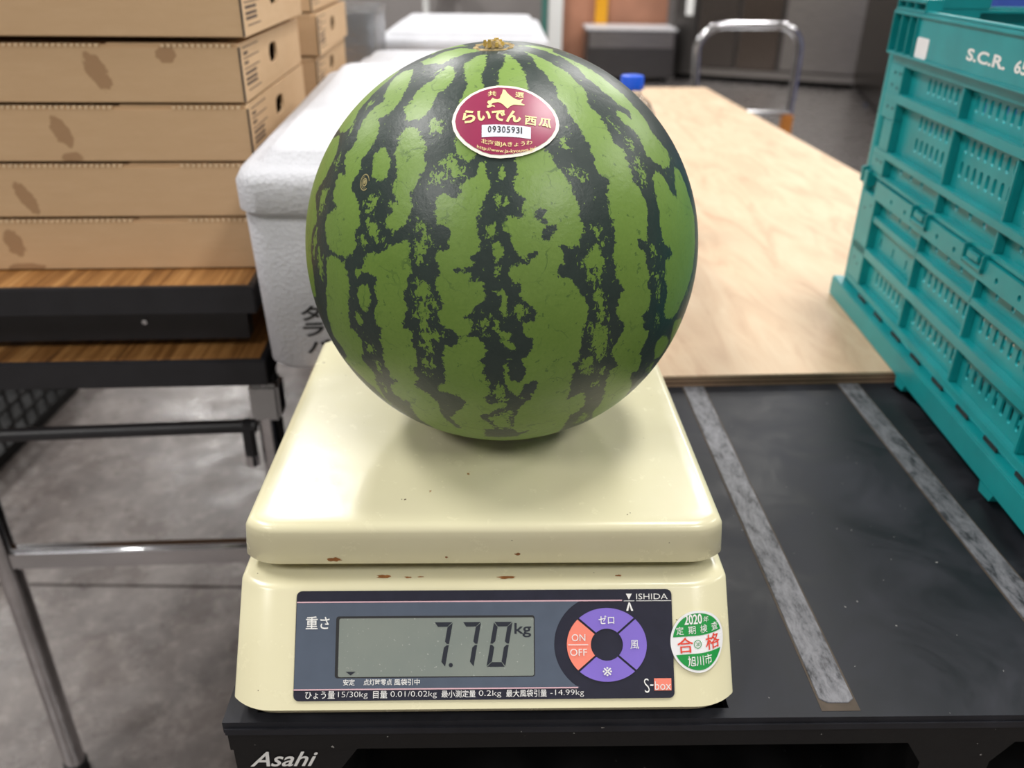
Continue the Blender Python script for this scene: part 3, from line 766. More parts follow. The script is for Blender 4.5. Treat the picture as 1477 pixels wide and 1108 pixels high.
MB().loft([crect(-hw, hw, .0000, .296, .0116), crect(-hw, hw, .0005, .296, .0122), crect(-hw + .0012, hw - .0012, .0383, .296, .0632),
           crect(-hw + .0019, hw - .0019, .0397, .295, .0645), crect(-hw + .0034, hw - .0034, .0420, .293, .0652),
           crect(-hw + .0085, hw - .0085, .0480, .289, .0658), crect(-hw + .013, hw - .013, .056, .284, .0645), crect(-hw + .018, hw - .018, .064, .280, .0640)]).done('housing', 'cream', t, smooth=True, angle=60)
MB().loft([rrect(-.05, .05, .11, .23, .02, .064), rrect(-.05, .05, .11, .23, .02, .0902)]).done('weighing_post', 'zinc', t)
s = []
def pn(z, i, r, yf): return [(x * (1 - .011 * (y - .05) / .25), y, z_) for x, y, z_ in crect(-.1375 + i, .1375 - i, yf, .302 - i, z, max(.028 - i, .012), .0045)]
s = [pn(.0900, .006, .022, .0520), pn(.0740, .0030, .024, .0515), pn(.0735, .0004, .026, .0487), pn(.0745, .0000, .026, .0482), pn(.0925, .0026, .027, .0458), pn(.0975, .0034, .027, .0452),
     pn(.1000, .0046, .026, .0462), pn(.1013, .0066, .025, .0480), pn(.1018, .0095, .024, .0508), pn(.1018, .016, .020, .058)]
MB().loft(s).done('weighing_pan', 'cream', t, smooth=True, angle=60)
# rust marks on the housing top under the pan and on the pan skirt
tn = Vector((0, .5932, .8051)); nn = Vector((0, -.8051, .5932))
F0 = Vector((0, .0004, .012))
def face(u, v, h=.0012):
    """millimetres along the sloping front -> scale coordinates"""
    u *= .001; v *= .001
    x, dy = u, 0.0; r0 = .031; u0 = hw - .0231
    if abs(u) > u0:
        a = (abs(u) - u0) / r0; x = math.copysign(u0 + r0 * math.sin(a), u); dy = r0 * (1 - math.cos(a))
    p = F0 + tn * v + nn * h; return (x, p.y + dy, p.z)
def onface(h): return lambda u, v: face(u, v, h)
def rp(x0, x1, y0, y1, r, n=5): return [(a, b) for a, b, _ in rrect(x0, x1, y0, y1, r, 0, n)]
me = plate([rp(-105.6, 105.2, 4.4, 63.4, 3.0)], 1.0, lambda a, b, z: face(a, b, .0007 + z * .0004))
panel = kids('control_panel', me, 'navy', t)
def flat(name, pts, m, h=.00125, parent=None, L=None, holes=()):
    me = curve_mesh([pts] + list(holes))
    if L: subdiv(me, L)
    remap(me, onface(h)); return kids(name, me, m, parent or panel)
def txt(body, x0, x1, y0, y1, m='white', h=.0015, bold=.0, rot=0, parent=None, name='lettering', shear=0):
    ms = text_mesh(body, x1 - x0, y1 - y0, bold=bold, shear=shear); remap(ms, onface(h), x0, y0, R(rot)); return kids(name, ms, m, parent or panel)
hal = [(68 + 29.6 * math.cos(a), 33.5 + 27.5 * math.sin(a)) for a in [R(d) for d in range(239, 119, -6)]]
flat('slate_field', [(-105.4, 10.6), (52.6, 10.6)] + hal[1:-1] + [(52.8, 57.0), (-105.2, 57.0)], 'panel', .00118)
flat('stripe', rect(-105.2, 77.0, 57.0, 57.7), 'pink', .0013); flat('stripe', rect(-105.6, 51.5, 10.1, 10.8), 'pink', .0013)
frame = rp(-83.2, 27.6, 16.4, 49.6, 1.6)
flat('lcd_frame', frame, 'ink', .00122)
lcd = flat('lcd', rp(-81.4, 27.0, 17.0, 48.4, 1.0), 'lcd', .00130)
def seg7(ch, x0, y0, w, h, sl, th=2.5):
    on = {'7': 'abc', '0': 'abcdef'}[ch]; g = .35; out = []
    m = h / 2
    S = dict(a=[(g, h), (w - g, h), (w - th, h - th), (th, h - th)], b=[(w, h - g), (w, m + g), (w - th / 2, m + g - .0), (w - th, m + g + th / 2), (w - th, h - th - g)],
             c=[(w, m - g), (w, g), (w - th, th + g), (w - th, m - g - th / 2), (w - th / 2, m - g)], d=[(g, 0), (w - g, 0), (w - th, th), (th, th)],
             e=[(0, m - g), (0, g), (th, th + g), (th, m - g - th / 2), (th / 2, m - g)], f=[(0, h - g), (0, m + g), (th / 2, m + g), (th, m + g + th / 2), (th, h - th - g)])
    for k in on: out.append([(x0 + a + sl * b / h, y0 + b) for a, b in S[k]])
    return out
for ch, x in (('7', -32.8), ('7', -17.0), ('0', 0.6)):
    me = curve_mesh(seg7(ch, x, 21.9, 10.4, 24.2, 4.2)); remap(me, onface(.00142)); kids('digit', me, 'seg', lcd)
flat('decimal_point', circ(-19.2, 23.0, 1.15), 'seg', .00142, lcd)
flat('marker', [(-77.2, 19.9), (-71.6, 19.9), (-74.4, 17.9)], 'seg', .00142, lcd)
txt('kg', 16.2, 25.6, 37.6, 45.4, 'seg', .00142, .015, parent=lcd)
txt('重さ', -99.9, -86.8, 42.8, 49.7, bold=.01)
txt('安定', -78.4, -72.0, 12.6, 15.9, bold=.01); txt('点灯時零点', -67.2, -51.6, 12.6, 15.9, bold=.01); txt('風袋引中', -50.4, -36.2, 12.5, 15.9, bold=.01)
txt('ひょう量', -99.0, -82.8, 5.7, 9.7, bold=.004); txt('15/30kg', -81.0, -64.8, 5.5, 9.4, bold=-.012)
txt('目量', -61.8, -54.0, 5.7, 9.6, bold=.004); txt('0.01/0.02kg', -52.2, -26.8, 5.5, 9.4, bold=-.012)
txt('最小測定量', -24.2, -5.4, 5.8, 9.6, bold=.004); txt('0.2kg', -3.6, 8.8, 5.6, 9.4, bold=-.012)
txt('最大風袋引量', 11.5, 34.0, 5.8, 9.7, bold=.004); txt('-14.99kg', 36.0, 54.6, 5.6, 9.5, bold=-.012)
# ring of four keys
rx, ry, ri, rj, ccx, ccy = 22.4, 19.9, 9.0, 8.7, 67.9, 33.3
def key(a0, a1, m, texts, name='key'):
    g = 1.6; N = 20
    po = [(ccx + rx * math.cos(R(a0 + g + (a1 - a0 - 2 * g) * k / N)), ccy + ry * math.sin(R(a0 + g + (a1 - a0 - 2 * g) * k / N))) for k in range(N + 1)]
    g2 = g * 2.3
    pi_ = [(ccx + ri * math.cos(R(a1 - g2 - (a1 - a0 - 2 * g2) * k / N)), ccy + rj * math.sin(R(a1 - g2 - (a1 - a0 - 2 * g2) * k / N))) for k in range(N + 1)]
    me = plate([po + pi_], 1.0, lambda a, b, z: face(a, b, .0013 + z * .0004))
    o = kids(name, me, m, t)
    for tx, x0, x1, y0, y1, bo in texts: txt(tx, x0, x1, y0, y1, 'white', .0021, bo, parent=o)
    return o
key(45, 135, 'purple', [('ゼロ', 63.4, 72.2, 44.6, 49.2, .01)]); key(-45, 45, 'purple', [('風', 81.0, 85.8, 31.0, 35.8, 0)])
key(225, 315, 'purple', [('※', 65.2, 70.4, 16.6, 21.4, 0)])
ko = key(135, 225, 'salmon', [('ON', 48.2, 55.8, 35.4, 39.2, 0), ('OFF', 47.2, 56.6, 27.5, 31.3, 0)]); ko['label'] = 'salmon on and off key'
flat('key_line', rect(46.2, 57.4, 33.2, 33.7), 'white', .0021, ko)
txt('ISHIDA', 85.0, 102.8, 57.9, 61.0, bold=-.005, name='lettering'); flat('stripe', rect(85.0, 105.0, 56.9, 57.2), 'white', .0013)
flat('stripe', rect(78.0, 84.0, 56.9, 57.2), 'white', .0013)
flat('pointer', [(79.2, 61.0), (82.6, 61.0), (80.9, 57.8)], 'white', .0014)
flat('pointer', [(79.2, 51.6), (80.6, 56.2), (81.4, 56.2), (83.2, 51.6), (82.0, 51.6), (81.0, 55.0), (80.4, 51.6)], 'white', .0014)
txt('S', 88.2, 91.2, 7.4, 15.0, bold=-.01, shear=-.1); flat('dash', rect(91.6, 93.4, 11.0, 11.8), 'white', .0014)
flat('logo_block', rect(93.9, 103.5, 8.5, 15.0), 'salmon', .0013); txt('box', 94.2, 103.2, 8.9, 13.4, m='white', h=.0016, bold=-.005)
# round inspection sticker
sx, sy, sr_ = 119.6, 34.5, 15.9
def st_(pts, rot=3.2): c_, s_ = math.cos(R(rot)), math.sin(R(rot)); return [(sx + a * c_ - b * s_, sy + (a * s_ + b * c_) * 1.06) for a, b in pts]
stk = flat('inspection_sticker', st_([(sr_ * math.cos(a), sr_ * math.sin(a)) for a in [2 * math.pi * k / 64 for k in range(64)]]), 'wsticker', .0012, t, 4.0)
stk['label'] = 'round green and white inspection sticker with red characters'
rg = 14.6
def seg_c(lo): 
    a0 = math.asin(lo / rg); return [(rg * math.cos(a0 + (math.pi - 2 * a0) * k / 36), rg * math.sin(a0 + (math.pi - 2 * a0) * k / 36)) for k in range(37)]
flat('green_segment', st_(seg_c(3.1)), 'green', .0014, stk, 3.0)
flat('green_segment', st_([(a, -b) for a, b in seg_c(6.0)]), 'green', .0014, stk, 3.0)
for tx, x0, y0, w, h, m, bo in (('2020', -7.2, 9.0, 10.2, 5.2, 'white', .02), ('年', 3.8, 9.2, 3.2, 3.2, 'white', 0), ('定', -12.2, 4.1, 4.2, 4.2, 'white', 0), ('期', -5.4, 4.1, 4.2, 4.2, 'white', 0),
                                ('検', 1.5, 4.1, 4.2, 4.2, 'white', 0), ('査', 8.3, 4.1, 4.2, 4.2, 'white', 0), ('合', -12.2, -5.3, 9.0, 8.0, 'red', .008), ('格', 4.0, -5.3, 9.0, 8.0, 'red', .006), ('旭川市', -7.0, -12.4, 14.0, 5.4, 'white', .006)):
    ms = text_mesh(tx, w, h, bold=bo)
    for p in ms.vertices:
        q = st_([(p.co.x + x0, p.co.y + y0)])[0]; p.co.x, p.co.y = q
    remap(ms, onface(.0016)); kids('lettering', ms, m, stk)
flat('ring_mark', st_(circ(-.6, -1.3, 2.2, 24)), 'green', .0015, stk, None, [st_(circ(-.6, -1.3, 1.85, 24))])
ms = text_mesh('20', 2.2, 1.8)
for p in ms.vertices: p.co.x, p.co.y = st_([(p.co.x - 1.7, p.co.y - 2.2)])[0]
kids('lettering', remap(ms, onface(.0016)), 'green', stk)
# rust and chips
random.seed(3)
def blot(name, c, r, m, fn, n=14, sx_=1.0):
    mb = MB(); mb.poly([fn(c[0] + sx_ * r * random.uniform(.55, 1.2) * math.cos(a), c[1] + r * random.uniform(.45, 1.1) * math.sin(a)) for a in [2 * math.pi * k / n for k in range(n)]])
    return mb.done(name, m, t)
fnp = lambda u, v: (u * .001, .0478 - (v * .001) * .11, .0762 + v * .001 - .0004)
fnt = lambda u, v: (u * .001, .0450 + v * .0008, .0659)
for (u, v, r, sxx) in ((-85, 1.6, 2.0, 2.2), (18, 5.2, 1.1, 1.6), (30, 13, .8, 1.0), (-22, 3, .9, 1)): blot('rust_mark', (u, v), r, 'rust', lambda a, b: fnp(a, b), sx_=sxx)
for (u, v, r, sxx) in ((-58, 2, 2.6, 1.8), (-37, 1.5, .9, 2), (12, .6, 1.8, 3.0), (-44, 1, 1.0, 2.5), (76, 1.5, 1.2, 2)): blot('rust_mark', (u, v), r, 'rust', fnt, sx_=sxx)
GP=[[-278,734,-339,704,-382,680,-365,598,-387,551,-423,507,-463,464,-473,411,-474,375,-507,358,-544,374,-616,424,-652,414,-701,390,-625,505,-580,571,-536,633,-487,675,-438,709,-338,762,-312,765],
[-539,366,-517,314,-519,279,-537,249,-555,225,-561,208,-594,194,-621,165,-603,133,-583,91,-586,72,-611,62,-628,30,-636,-6,-634,-60,-633,-93,-639,-132,-649,-178,-712,-188,-782,-110,-804,-32,-790,114,-760,235,-743,280,-713,356,-661,406],
[-290,565,-337,584,-365,552,-374,498,-371,465,-362,432,-385,420,-407,408,-427,376,-434,350,-435,324,-430,301,-451,285,-469,269,-467,245,-451,204,-487,216,-494,183,-497,150,-492,123,-469,107,-513,103,-531,79,-530,53,-519,13,-506,-12,-491,-19,-525,-31,-529,-61,-530,-98,-548,-124,-555,-157,-564,-186,-577,-213,-577,-245,-587,-301,-542,-337,-539,-368,-580,-406,-440,-487,-407,-589,-363,-703,-326,-716,-353,-708,-381,-656,-408,-578,-406,-482,-408,-424,-393,-401,-403,-372,-424,-354,-430,-341,-416,-314,-409,-268,-428,-243,-445,-234,-440,-202,-436,-174,-429,-144,-431,-164,-426,-124,-422,-99,-423,-68,-434,-49,-430,-35,-400,-21,-385,-1,-384,22,-391,38,-373,51,-372,87,-381,113,-395,141,-410,150,-409,174,-389,200,-382,213,-386,233,-358,254,-352,267,-343,289,-340,316,-341,336,-351,358,-321,361,-304,379,-292,399,-286,426,-275,465,-278,510,-275,529],
[-139,503,-145,524,-161,532,-187,522,-206,496,-210,479,-174,515,-193,498,-207,467,-232,457,-240,439,-253,422,-262,391,-276,381,-279,368,-264,340,-251,327,-221,323,-205,338,-190,352,-182,375,-178,396,-176,401,-154,420,-142,443,-134,468,-133,490],
[-249,314,-219,305,-205,278,-190,259,-185,242,-192,222,-178,205,-182,189,-197,175,-200,171,-209,153,-214,135,-227,129,-220,108,-219,87,-224,72,-235,51,-256,42,-270,35,-291,43,-303,58,-301,77,-278,90,-288,104,-283,115,-264,111,-276,132,-283,151,-283,174,-282,200,-283,211,-286,235,-279,252,-278,273,-272,295,-259,308],
[-314,268,-334,260,-352,245,-354,220,-348,189,-352,188,-329,168,-305,164,-294,175,-289,194,-284,200,-286,205,-290,232,-297,247],
[-235,23,-259,12,-288,6,-296,-6,-315,-10,-338,-13,-359,-17,-369,-33,-365,-46,-379,-53,-392,-47,-403,-71,-396,-87,-376,-76,-358,-68,-338,-71,-332,-80,-336,-103,-337,-130,-333,-143,-347,-156,-347,-180,-352,-210,-332,-218,-331,-233,-345,-247,-339,-282,-347,-304,-346,-335,-342,-367,-340,-392,-318,-396,-353,-424,-351,-467,-320,-493,-300,-491,-305,-548,-300,-621,-269,-668,-264,-755,-196,-803,-5,-848,178,-832,225,-779,226,-667,230,-608,225,-536,253,-524,270,-486,261,-445,243,-412,221,-423,197,-439,207,-409,198,-382,198,-354,206,-333,198,-307,214,-293,211,-269,215,-247,212,-218,216,-194,220,-164,225,-148,216,-122,202,-111,184,-89,170,-70,139,-64,136,-52,150,-35,150,-11,140,6,162,-5,184,4,190,24,199,36,198,57,186,74,188,101,178,121,166,157,148,177,136,192,124,214,114,239,35,242,28,204,34,189,31,182,23,154,25,134,37,119,52,111,43,96,46,76,31,76,23,82,6,70,-4,59,-3,36,13,29,20,2,35,-18,41,-29,21,-35,12,-52,12,-73,24,-87,42,-90,39,-114,48,-126,57,-133,76,-143,79,-152,77,-174,61,-171,46,-177,52,-200,60,-220,76,-224,77,-248,61,-259,62,-270,46,-273,50,-303,64,-312,58,-332,52,-349,29,-344,22,-319,28,-303,18,-287,-1,-291,2,-331,9,-366,27,-399,44,-409,57,-390,60,-371,86,-355,98,-356,95,-378,79,-401,80,-422,60,-436,47,-464,37,-510,32,-576,55,-624,88,-605,57,-654,-54,-665,-49,-589,-21,-586,-28,-540,-61,-505,-30,-483,-4,-463,24,-446,17,-435,-4,-429,-33,-436,-46,-415,-28,-394,-31,-362,-41,-340,-47,-320,-43,-296,-52,-281,-39,-273,-33,-251,-45,-231,-63,-211,-85,-218,-69,-201,-62,-181,-71,-165,-89,-169,-68,-159,-62,-143,-41,-131,-38,-135,-37,-103,-43,-73,-61,-70,-73,-77,-69,-62,-87,-53,-111,-54,-75,-47,-61,-33,-72,-24,-52,-18,-49,7,-56,30,-56,70,-44,87,-41,104,-29,116,-25,139,-27,157,-36,169,-36,187,-39,188,-42,203,-60,200,-63,185,-65,169,-80,166,-98,155,-103,143,-100,122,-118,117,-124,126,-142,132,-160,124,-166,106,-163,85,-161,62,-147,47,-135,50,-125,30,-134,10,-131,-2,-153,-2,-162,-17,-164,-34,-154,-55,-154,-64,-167,-76,-161,-100,-153,-118,-151,-122,-147,-143,-161,-157,-159,-186,-144,-202,-122,-207,-104,-219,-117,-234,-128,-245,-147,-243,-158,-259,-161,-293,-158,-325,-161,-360,-187,-388,-182,-407,-149,-411,-125,-423,-108,-437,-118,-468,-139,-485,-166,-527,-155,-566,-139,-602,-162,-579,-177,-547,-188,-511,-185,-464,-208,-423,-193,-431,-221,-416,-243,-405,-253,-393,-237,-374,-233,-359,-246,-339,-228,-319,-230,-298,-225,-274,-233,-252,-235,-241,-231,-223,-238,-206,-255,-199,-247,-190,-244,-163,-239,-146,-248,-127,-244,-116,-236,-97,-235,-78,-217,-65,-218,-44,-226,-33,-225,-12,-220,15],
[-374,-96,-396,-108,-399,-129,-398,-160,-399,-154,-378,-181,-357,-164,-348,-145,-344,-134,-346,-110,-357,-96],
[-410,-174,-422,-191,-420,-214,-402,-222,-384,-211,-393,-183],
[-49,583,-72,586,-100,558,-116,531,-115,487,-108,448,-99,432,-108,410,-116,388,-121,364,-123,344,-124,278,-121,251,-118,221,-105,208,-84,195,-69,207,-61,222,-43,251,-43,339,-48,414,-55,459,-48,497,-42,522],
[-13,187,-15,169,-7,154,5,151,8,172,8,185,-4,197,-11,182],
[5,120,-2,102,5,90,17,99,11,116],
[-26,16,-6,22,6,2,3,-21,-11,-29,-2,-44,-5,-58,-17,-76,-23,-61,-17,-41,-26,-21],
[-23,-102,-5,-92,10,-96,19,-114,19,-118,13,-136,19,-161,7,-174,-5,-164,-14,-149,-5,-133,-6,-118],
[-17,-169,-23,-180,-23,-200,-11,-223,2,-237,14,-254,33,-260,45,-247,36,-237,20,-226,29,-210,20,-198,1,-198,-2,-180],
[1,581,-5,515,-10,496,-17,490,-17,423,4,379,62,382,70,418,69,451,60,488,48,531,23,574,8,591],
[52,627,89,552,90,517,110,490,125,459,140,437,140,404,154,367,160,368,176,323,194,295,205,268,218,260,220,236,228,210,235,182,243,175,264,167,255,141,261,114,258,86,271,68,267,56,278,35,282,11,272,-11,284,-45,286,-70,304,-96,312,-103,299,-125,299,-126,300,-167,308,-189,330,-202,329,-216,314,-248,302,-286,310,-304,339,-333,312,-349,310,-388,319,-435,329,-506,311,-554,362,-684,320,-717,298,-740,361,-737,431,-690,468,-653,499,-598,458,-475,440,-431,415,-391,449,-388,442,-348,435,-317,420,-308,434,-272,437,-230,408,-221,413,-202,395,-188,415,-169,418,-136,415,-117,401,-92,403,-68,385,-34,384,-11,361,5,356,21,387,18,389,58,390,97,381,133,365,159,349,170,340,203,331,231,324,266,298,279,294,301,275,332,267,355,237,383,238,410,230,448,202,490,180,520,152,539,171,531,140,557,111,573,82,602],
[38,666,87,658,148,616,186,594,179,605,200,582,220,558,244,498,277,475,296,449,326,428,343,409,376,407,372,376,356,390,321,395,319,369,341,349,356,336,380,322,392,292,399,258,432,242,476,232,505,243,531,271,532,307,499,333,463,357,448,406,416,440,384,483,341,519,286,571,245,590,190,616,168,639,177,677,90,686],
[433,222,414,193,418,165,424,128,431,80,441,19,464,6,489,-11,456,-32,460,-71,481,-116,481,-165,480,-182,507,-220,548,-224,580,-200,611,-163,659,-82,671,-17,678,112,618,210,583,268,569,260,552,264,530,229,525,190,525,159,500,174,476,208,454,219],
[514,-265,486,-281,489,-314,520,-368,559,-385,591,-365,604,-320,541,-273],
[638,-233,571,-234,584,-296,625,-340,622,-394,580,-409,612,-500,575,-549,543,-604,609,-618,687,-530,735,-433,765,-320],
[-242,616,-207,654,-143,670,-84,637,-70,616,-112,595,-148,570,-183,542,-216,547,-210,560,-226,559,-259,568,-283,613,-245,630],
[-160,764,-281,740,-248,639,-239,700,-124,686]]
MP=[[-181,304,-149,308,-163,288,-183,286],
[-186,312,-153,312,-154,294,-183,286],
[-149,210,-127,215,-92,180,-113,168,-135,187],
[-174,166,-165,185,-146,171,-140,159],
[-175,173,-157,181,-145,168,-149,156,-174,157],
[-126,189,-93,188,-95,170,-113,161],
[-212,51,-196,59,-180,44,-189,36,-209,39],
[-202,12,-192,24,-175,27,-177,7,-190,-17,-190,-32,-200,-35,-209,-17],
[-223,-109,-205,-86,-179,-91,-180,-113,-217,-118],
[-207,-133,-174,-122,-169,-140,-175,-138,-191,-143,-182,-155,-186,-201,-203,-199,-217,-174,-222,-151,-208,-144],
[-212,-221,-193,-209,-145,-212,-145,-222,-182,-232,-210,-235],
[-207,-246,-183,-243,-179,-272,-203,-267],
[-210,-295,-178,-299,-180,-315,-209,-316],
[-216,-338,-194,-339,-206,-349],
[-350,127,-321,129,-324,116,-345,117],
[-357,108,-328,103,-347,85],
[-350,63,-322,53,-318,31,-334,25,-346,44],
[-371,22,-350,19,-367,9],
[-322,22,-299,15,-318,9],
[-392,-276,-366,-287,-376,-307,-397,-295],
[-47,-168,-32,-168,-41,-190,-32,-210,-41,-214,-47,-194],
[37,-139,34,-155,43,-164,61,-155,52,-142],
[-17,56,-35,39,-29,22,-17,36],
[-12,116,-9,102,-15,102],
[-14,-366,9,-384,10,-424,-4,-424,-21,-394],
[142,262,152,266,163,243,151,246],
[161,191,177,189,170,176],
[183,183,196,181,198,159,186,170],
[216,4,233,7,251,-20,249,-44,232,-53,205,-50,195,-35,207,-14],
[212,-62,239,-57,240,-81,224,-90,213,-74],
[235,-106,248,-94,258,-123,256,-142,264,-150,271,-175,252,-173,246,-143,237,-123],
[222,51,243,43,233,28],
[243,25,257,16,246,10],
[234,-199,251,-193,280,-214,290,-268,281,-282,272,-302,239,-261,239,-235],
[214,-317,229,-295,255,-290,254,-328,247,-354],
[280,-337,296,-336,297,-355,284,-357],
[271,-388,285,-376,287,-402],
[270,-613,278,-544,305,-580,293,-633],
[338,295,359,292,350,267],
[356,249,376,238,376,209,359,217],
[290,348,316,314,303,331],
[368,218,389,200,385,175,374,191],
[396,12,416,6,413,-21],
[412,-68,444,-74,435,-84],
[432,-97,451,-113,448,-150],
[452,-185,472,-213,467,-232],
[498,-404,525,-387,562,-454],
[-511,259,-495,272,-501,232],
[-472,384,-484,339,-473,345],
[-432,442,-409,465,-419,424],
[-567,176,-526,173,-541,140,-566,97,-578,150],
[-589,52,-610,14,-614,-26,-579,14],
[-570,6,-550,-43,-562,-102,-580,-64],
[-371,-337,-367,-370,-376,-384],
[-384,-431,-373,-458,-383,-469],
[-35,-510,25,-470,28,-576,-20,-566]]
DP=[[78,81,93,89,94,77,93,71,110,49,125,49,111,34,105,20,96,37,105,49,90,66],
[18,-28,52,-28,81,-9,55,-30,29,-35],
[-286,200,-278,200,-276,180,-270,192,-278,161,-288,181],
[-276,231,-278,181,-284,182,-286,232],
[-497,-16,-430,-35,-436,-43,-491,-23],
[-61,-502,-4,-469,25,-476,34,-509,28,-576,12,-596,-20,-548,-54,-519]]

# ------------------------------------------------------------ watermelon
RM = .1188; MC = Vector((-.007, .497, .8168 + RM - .0006))
wm = thing('watermelon', 'large round green watermelon with dark stripes and an oval maroon sticker', 'watermelon', MC)
c0 = np.array([.01337, -.94932, .31402]); ex = np.array([.94932, .01337, 0.]); ex /= np.linalg.norm(ex); ey = np.cross(c0, ex)
def unchart(a, b):
    r = math.hypot(a, b); th = R(r / 10)
    d = (ex * a + ey * b) / max(r, 1e-9); return c0 * math.cos(th) + d * math.sin(th)
pole = unchart(-33, 667); pole /= np.linalg.norm(pole)
NU, NV = 560, 300
u = np.arange(NU) * 2 * np.pi / NU; v = np.arange(1, NV) * np.pi / NV
px = np.cross(pole, [0, 1, 0]); px /= np.linalg.norm(px); py = np.cross(pole, px)
U, V = np.meshgrid(u, v)
D = (np.cos(V)[..., None] * pole + np.sin(V)[..., None] * (np.cos(U)[..., None] * px + np.sin(U)[..., None] * py)).reshape(-1, 3)
D = np.vstack([D, pole, -pole]); LAT = np.concatenate([V.ravel(), [0, np.pi]]); LON = np.concatenate([U.ravel(), [0, 0]])
cosang = np.clip(D @ c0, -1, 1); ang = np.degrees(np.arccos(cosang)); tt = np.stack([D @ ex, D @ ey], 1); tt /= np.maximum(np.linalg.norm(tt, axis=1), 1e-9)[:, None]
CH = tt * ang[:, None]
vis = ang < 96
def sdf(P, polys):
    best = np.full(len(P), -60.0)
    for pl in polys:
        q = np.array(pl, float).reshape(-1, 2) / 10; lo = q.min(0) - 8; hi = q.max(0) + 8
        idx = np.where(((P > lo) & (P < hi)).all(1))[0]
        if len(idx) == 0: continue
        X = P[idx]; d = np.full(len(X), 1e9); ins = np.zeros(len(X), bool)
        for i in range(len(q)):
            a = q[i]; b = q[(i + 1) % len(q)]; e = b - a; L = e @ e
            if L < 1e-9: continue
            w = X - a; h = np.clip((w @ e) / L, 0, 1); dd = w - h[:, None] * e; d = np.minimum(d, (dd * dd).sum(1))
            if a[1] != b[1]:
                c = (a[1] > X[:, 1]) != (b[1] > X[:, 1]); xi = a[0] + (X[:, 1] - a[1]) * e[0] / e[1]; ins ^= c & (X[:, 0] < xi)
        s_ = np.sqrt(d) * np.where(ins, 1, -1); best[idx] = np.maximum(best[idx], s_)
    return best
sd = np.full(len(D), 0.0); mt = np.full(len(D), -20.0)
P_ = CH[vis]; sv = sdf(P_, GP); sv = np.where(sv < -59, -3.0, sv); sv = np.minimum(sv, -sdf(P_, DP)); sv = np.clip(sv, -12, 12)
mv = np.clip(sdf(P_, MP), -12, 6)
lonw = LON + .16 * np.sin(LAT * 5 + LON * 3) + .09 * np.sin(LAT * 11 + LON * 7)
back = (np.cos(lonw * 11) + .12) * 7.5 * np.sin(LAT) ** .7
w = np.clip((ang - 76) / 10, 0, 1)
sd = back.copy(); sd[vis] = sv * (1 - w[vis]) + back[vis] * w[vis]
mt[vis] = mv * (1 - w[vis]) - 4 * w[vis]
# gentle irregularity, a dimple at the stem, a flat where it rests
rad = np.ones(len(D)) * RM * (1 + .004 * np.sin(3 * LON) * np.sin(LAT) ** 2 + .002 * np.cos(8 * LON) * np.sin(LAT) ** 2)
rad *= 1 - .012 * np.exp(-(LAT / .13) ** 2)
XY = D * rad[:, None]; XY[:, :2] *= .992
XY[:, 2] = np.maximum(XY[:, 2], -RM + .0006)
idx = np.arange((NV - 1) * NU).reshape(NV - 1, NU)
quads = np.stack([idx[:-1], idx[1:], np.roll(idx, -1, 1)[1:], np.roll(idx, -1, 1)[:-1]], -1).reshape(-1, 4)
top = len(D) - 2; bot = len(D) - 1
tris = [(top, int(idx[0, i]), int(idx[0, (i + 1) % NU])) for i in range(NU)] + [(bot, int(idx[-1, (i + 1) % NU]), int(idx[-1, i])) for i in range(NU)]
me = bpy.data.meshes.new('rind'); me.from_pydata(XY.tolist(), [], quads.tolist() + tris)
me.update(); me.shade_smooth()
for nm, arr in (('stripe', sd), ('mottle', mt), ('longitude', LON), ('latitude', np.clip(D[:, 2], 0, 1))):
    at = me.attributes.new(nm, 'FLOAT', 'POINT'); at.data.foreach_set('value', arr.astype(np.float32))
rind = kids('rind', me, 'melon', wm)

def tangent(d):
    d = Vector(d).normalized(); e = Vector((1, 0, 0)); e = (e - d * e.dot(d)).normalized(); return d, e, d.cross(e)
def sph(cd, h):
    d, e, n = tangent(cd)
    def fn(a, b):
        r = math.hypot(a, b) * .001 / RM; k = (math.sin(r) / (r * RM) * .001) if r > 1e-9 else .001 / RM
        w_ = d * math.cos(r) + (e * a + n * b) * k
        p = w_ * (RM + h); return (p.x * .992, p.y * .992, p.z)
    return fn
# dry stem scar
d, e, n = tangent(pole); fn = sph(pole, -.0006)
m = MB(); N = 28; rings = []
random.seed(11)
for r, h in ((13, -.0012), (10.5, .0006), (8.5, -.0006), (6.0, -.0012), (4.2, .0012), (2.5, .0030), (.8, .0026)):
    f2 = sph(pole, h - .0008); rings.append([f2(r * random.uniform(.88, 1.1) * math.cos(2 * math.pi * k / N), r * random.uniform(.88, 1.1) * math.sin(2 * math.pi * k / N)) for k in range(N)])
m.loft(rings); m.done('stem_scar', 'stem', wm, smooth=True, angle=30)
m = MB()
for k in range(16):
    a = random.uniform(0, 6.28); r = random.uniform(0, 5.5); f2 = sph(pole, random.uniform(.001, .0035)); f3 = sph(pole, -.0005); x, y = r * math.cos(a), r * math.sin(a)
    m.loft([[f3(x + 1.2 * math.cos(q), y + 1.2 * math.sin(q)) for q in (0, 1.57, 3.14, 4.7)], [f2(x + .7 * math.cos(q), y + .7 * math.sin(q)) for q in (0, 1.57, 3.14, 4.7)]])
m.done('stem_stub', 'stemy', wm)
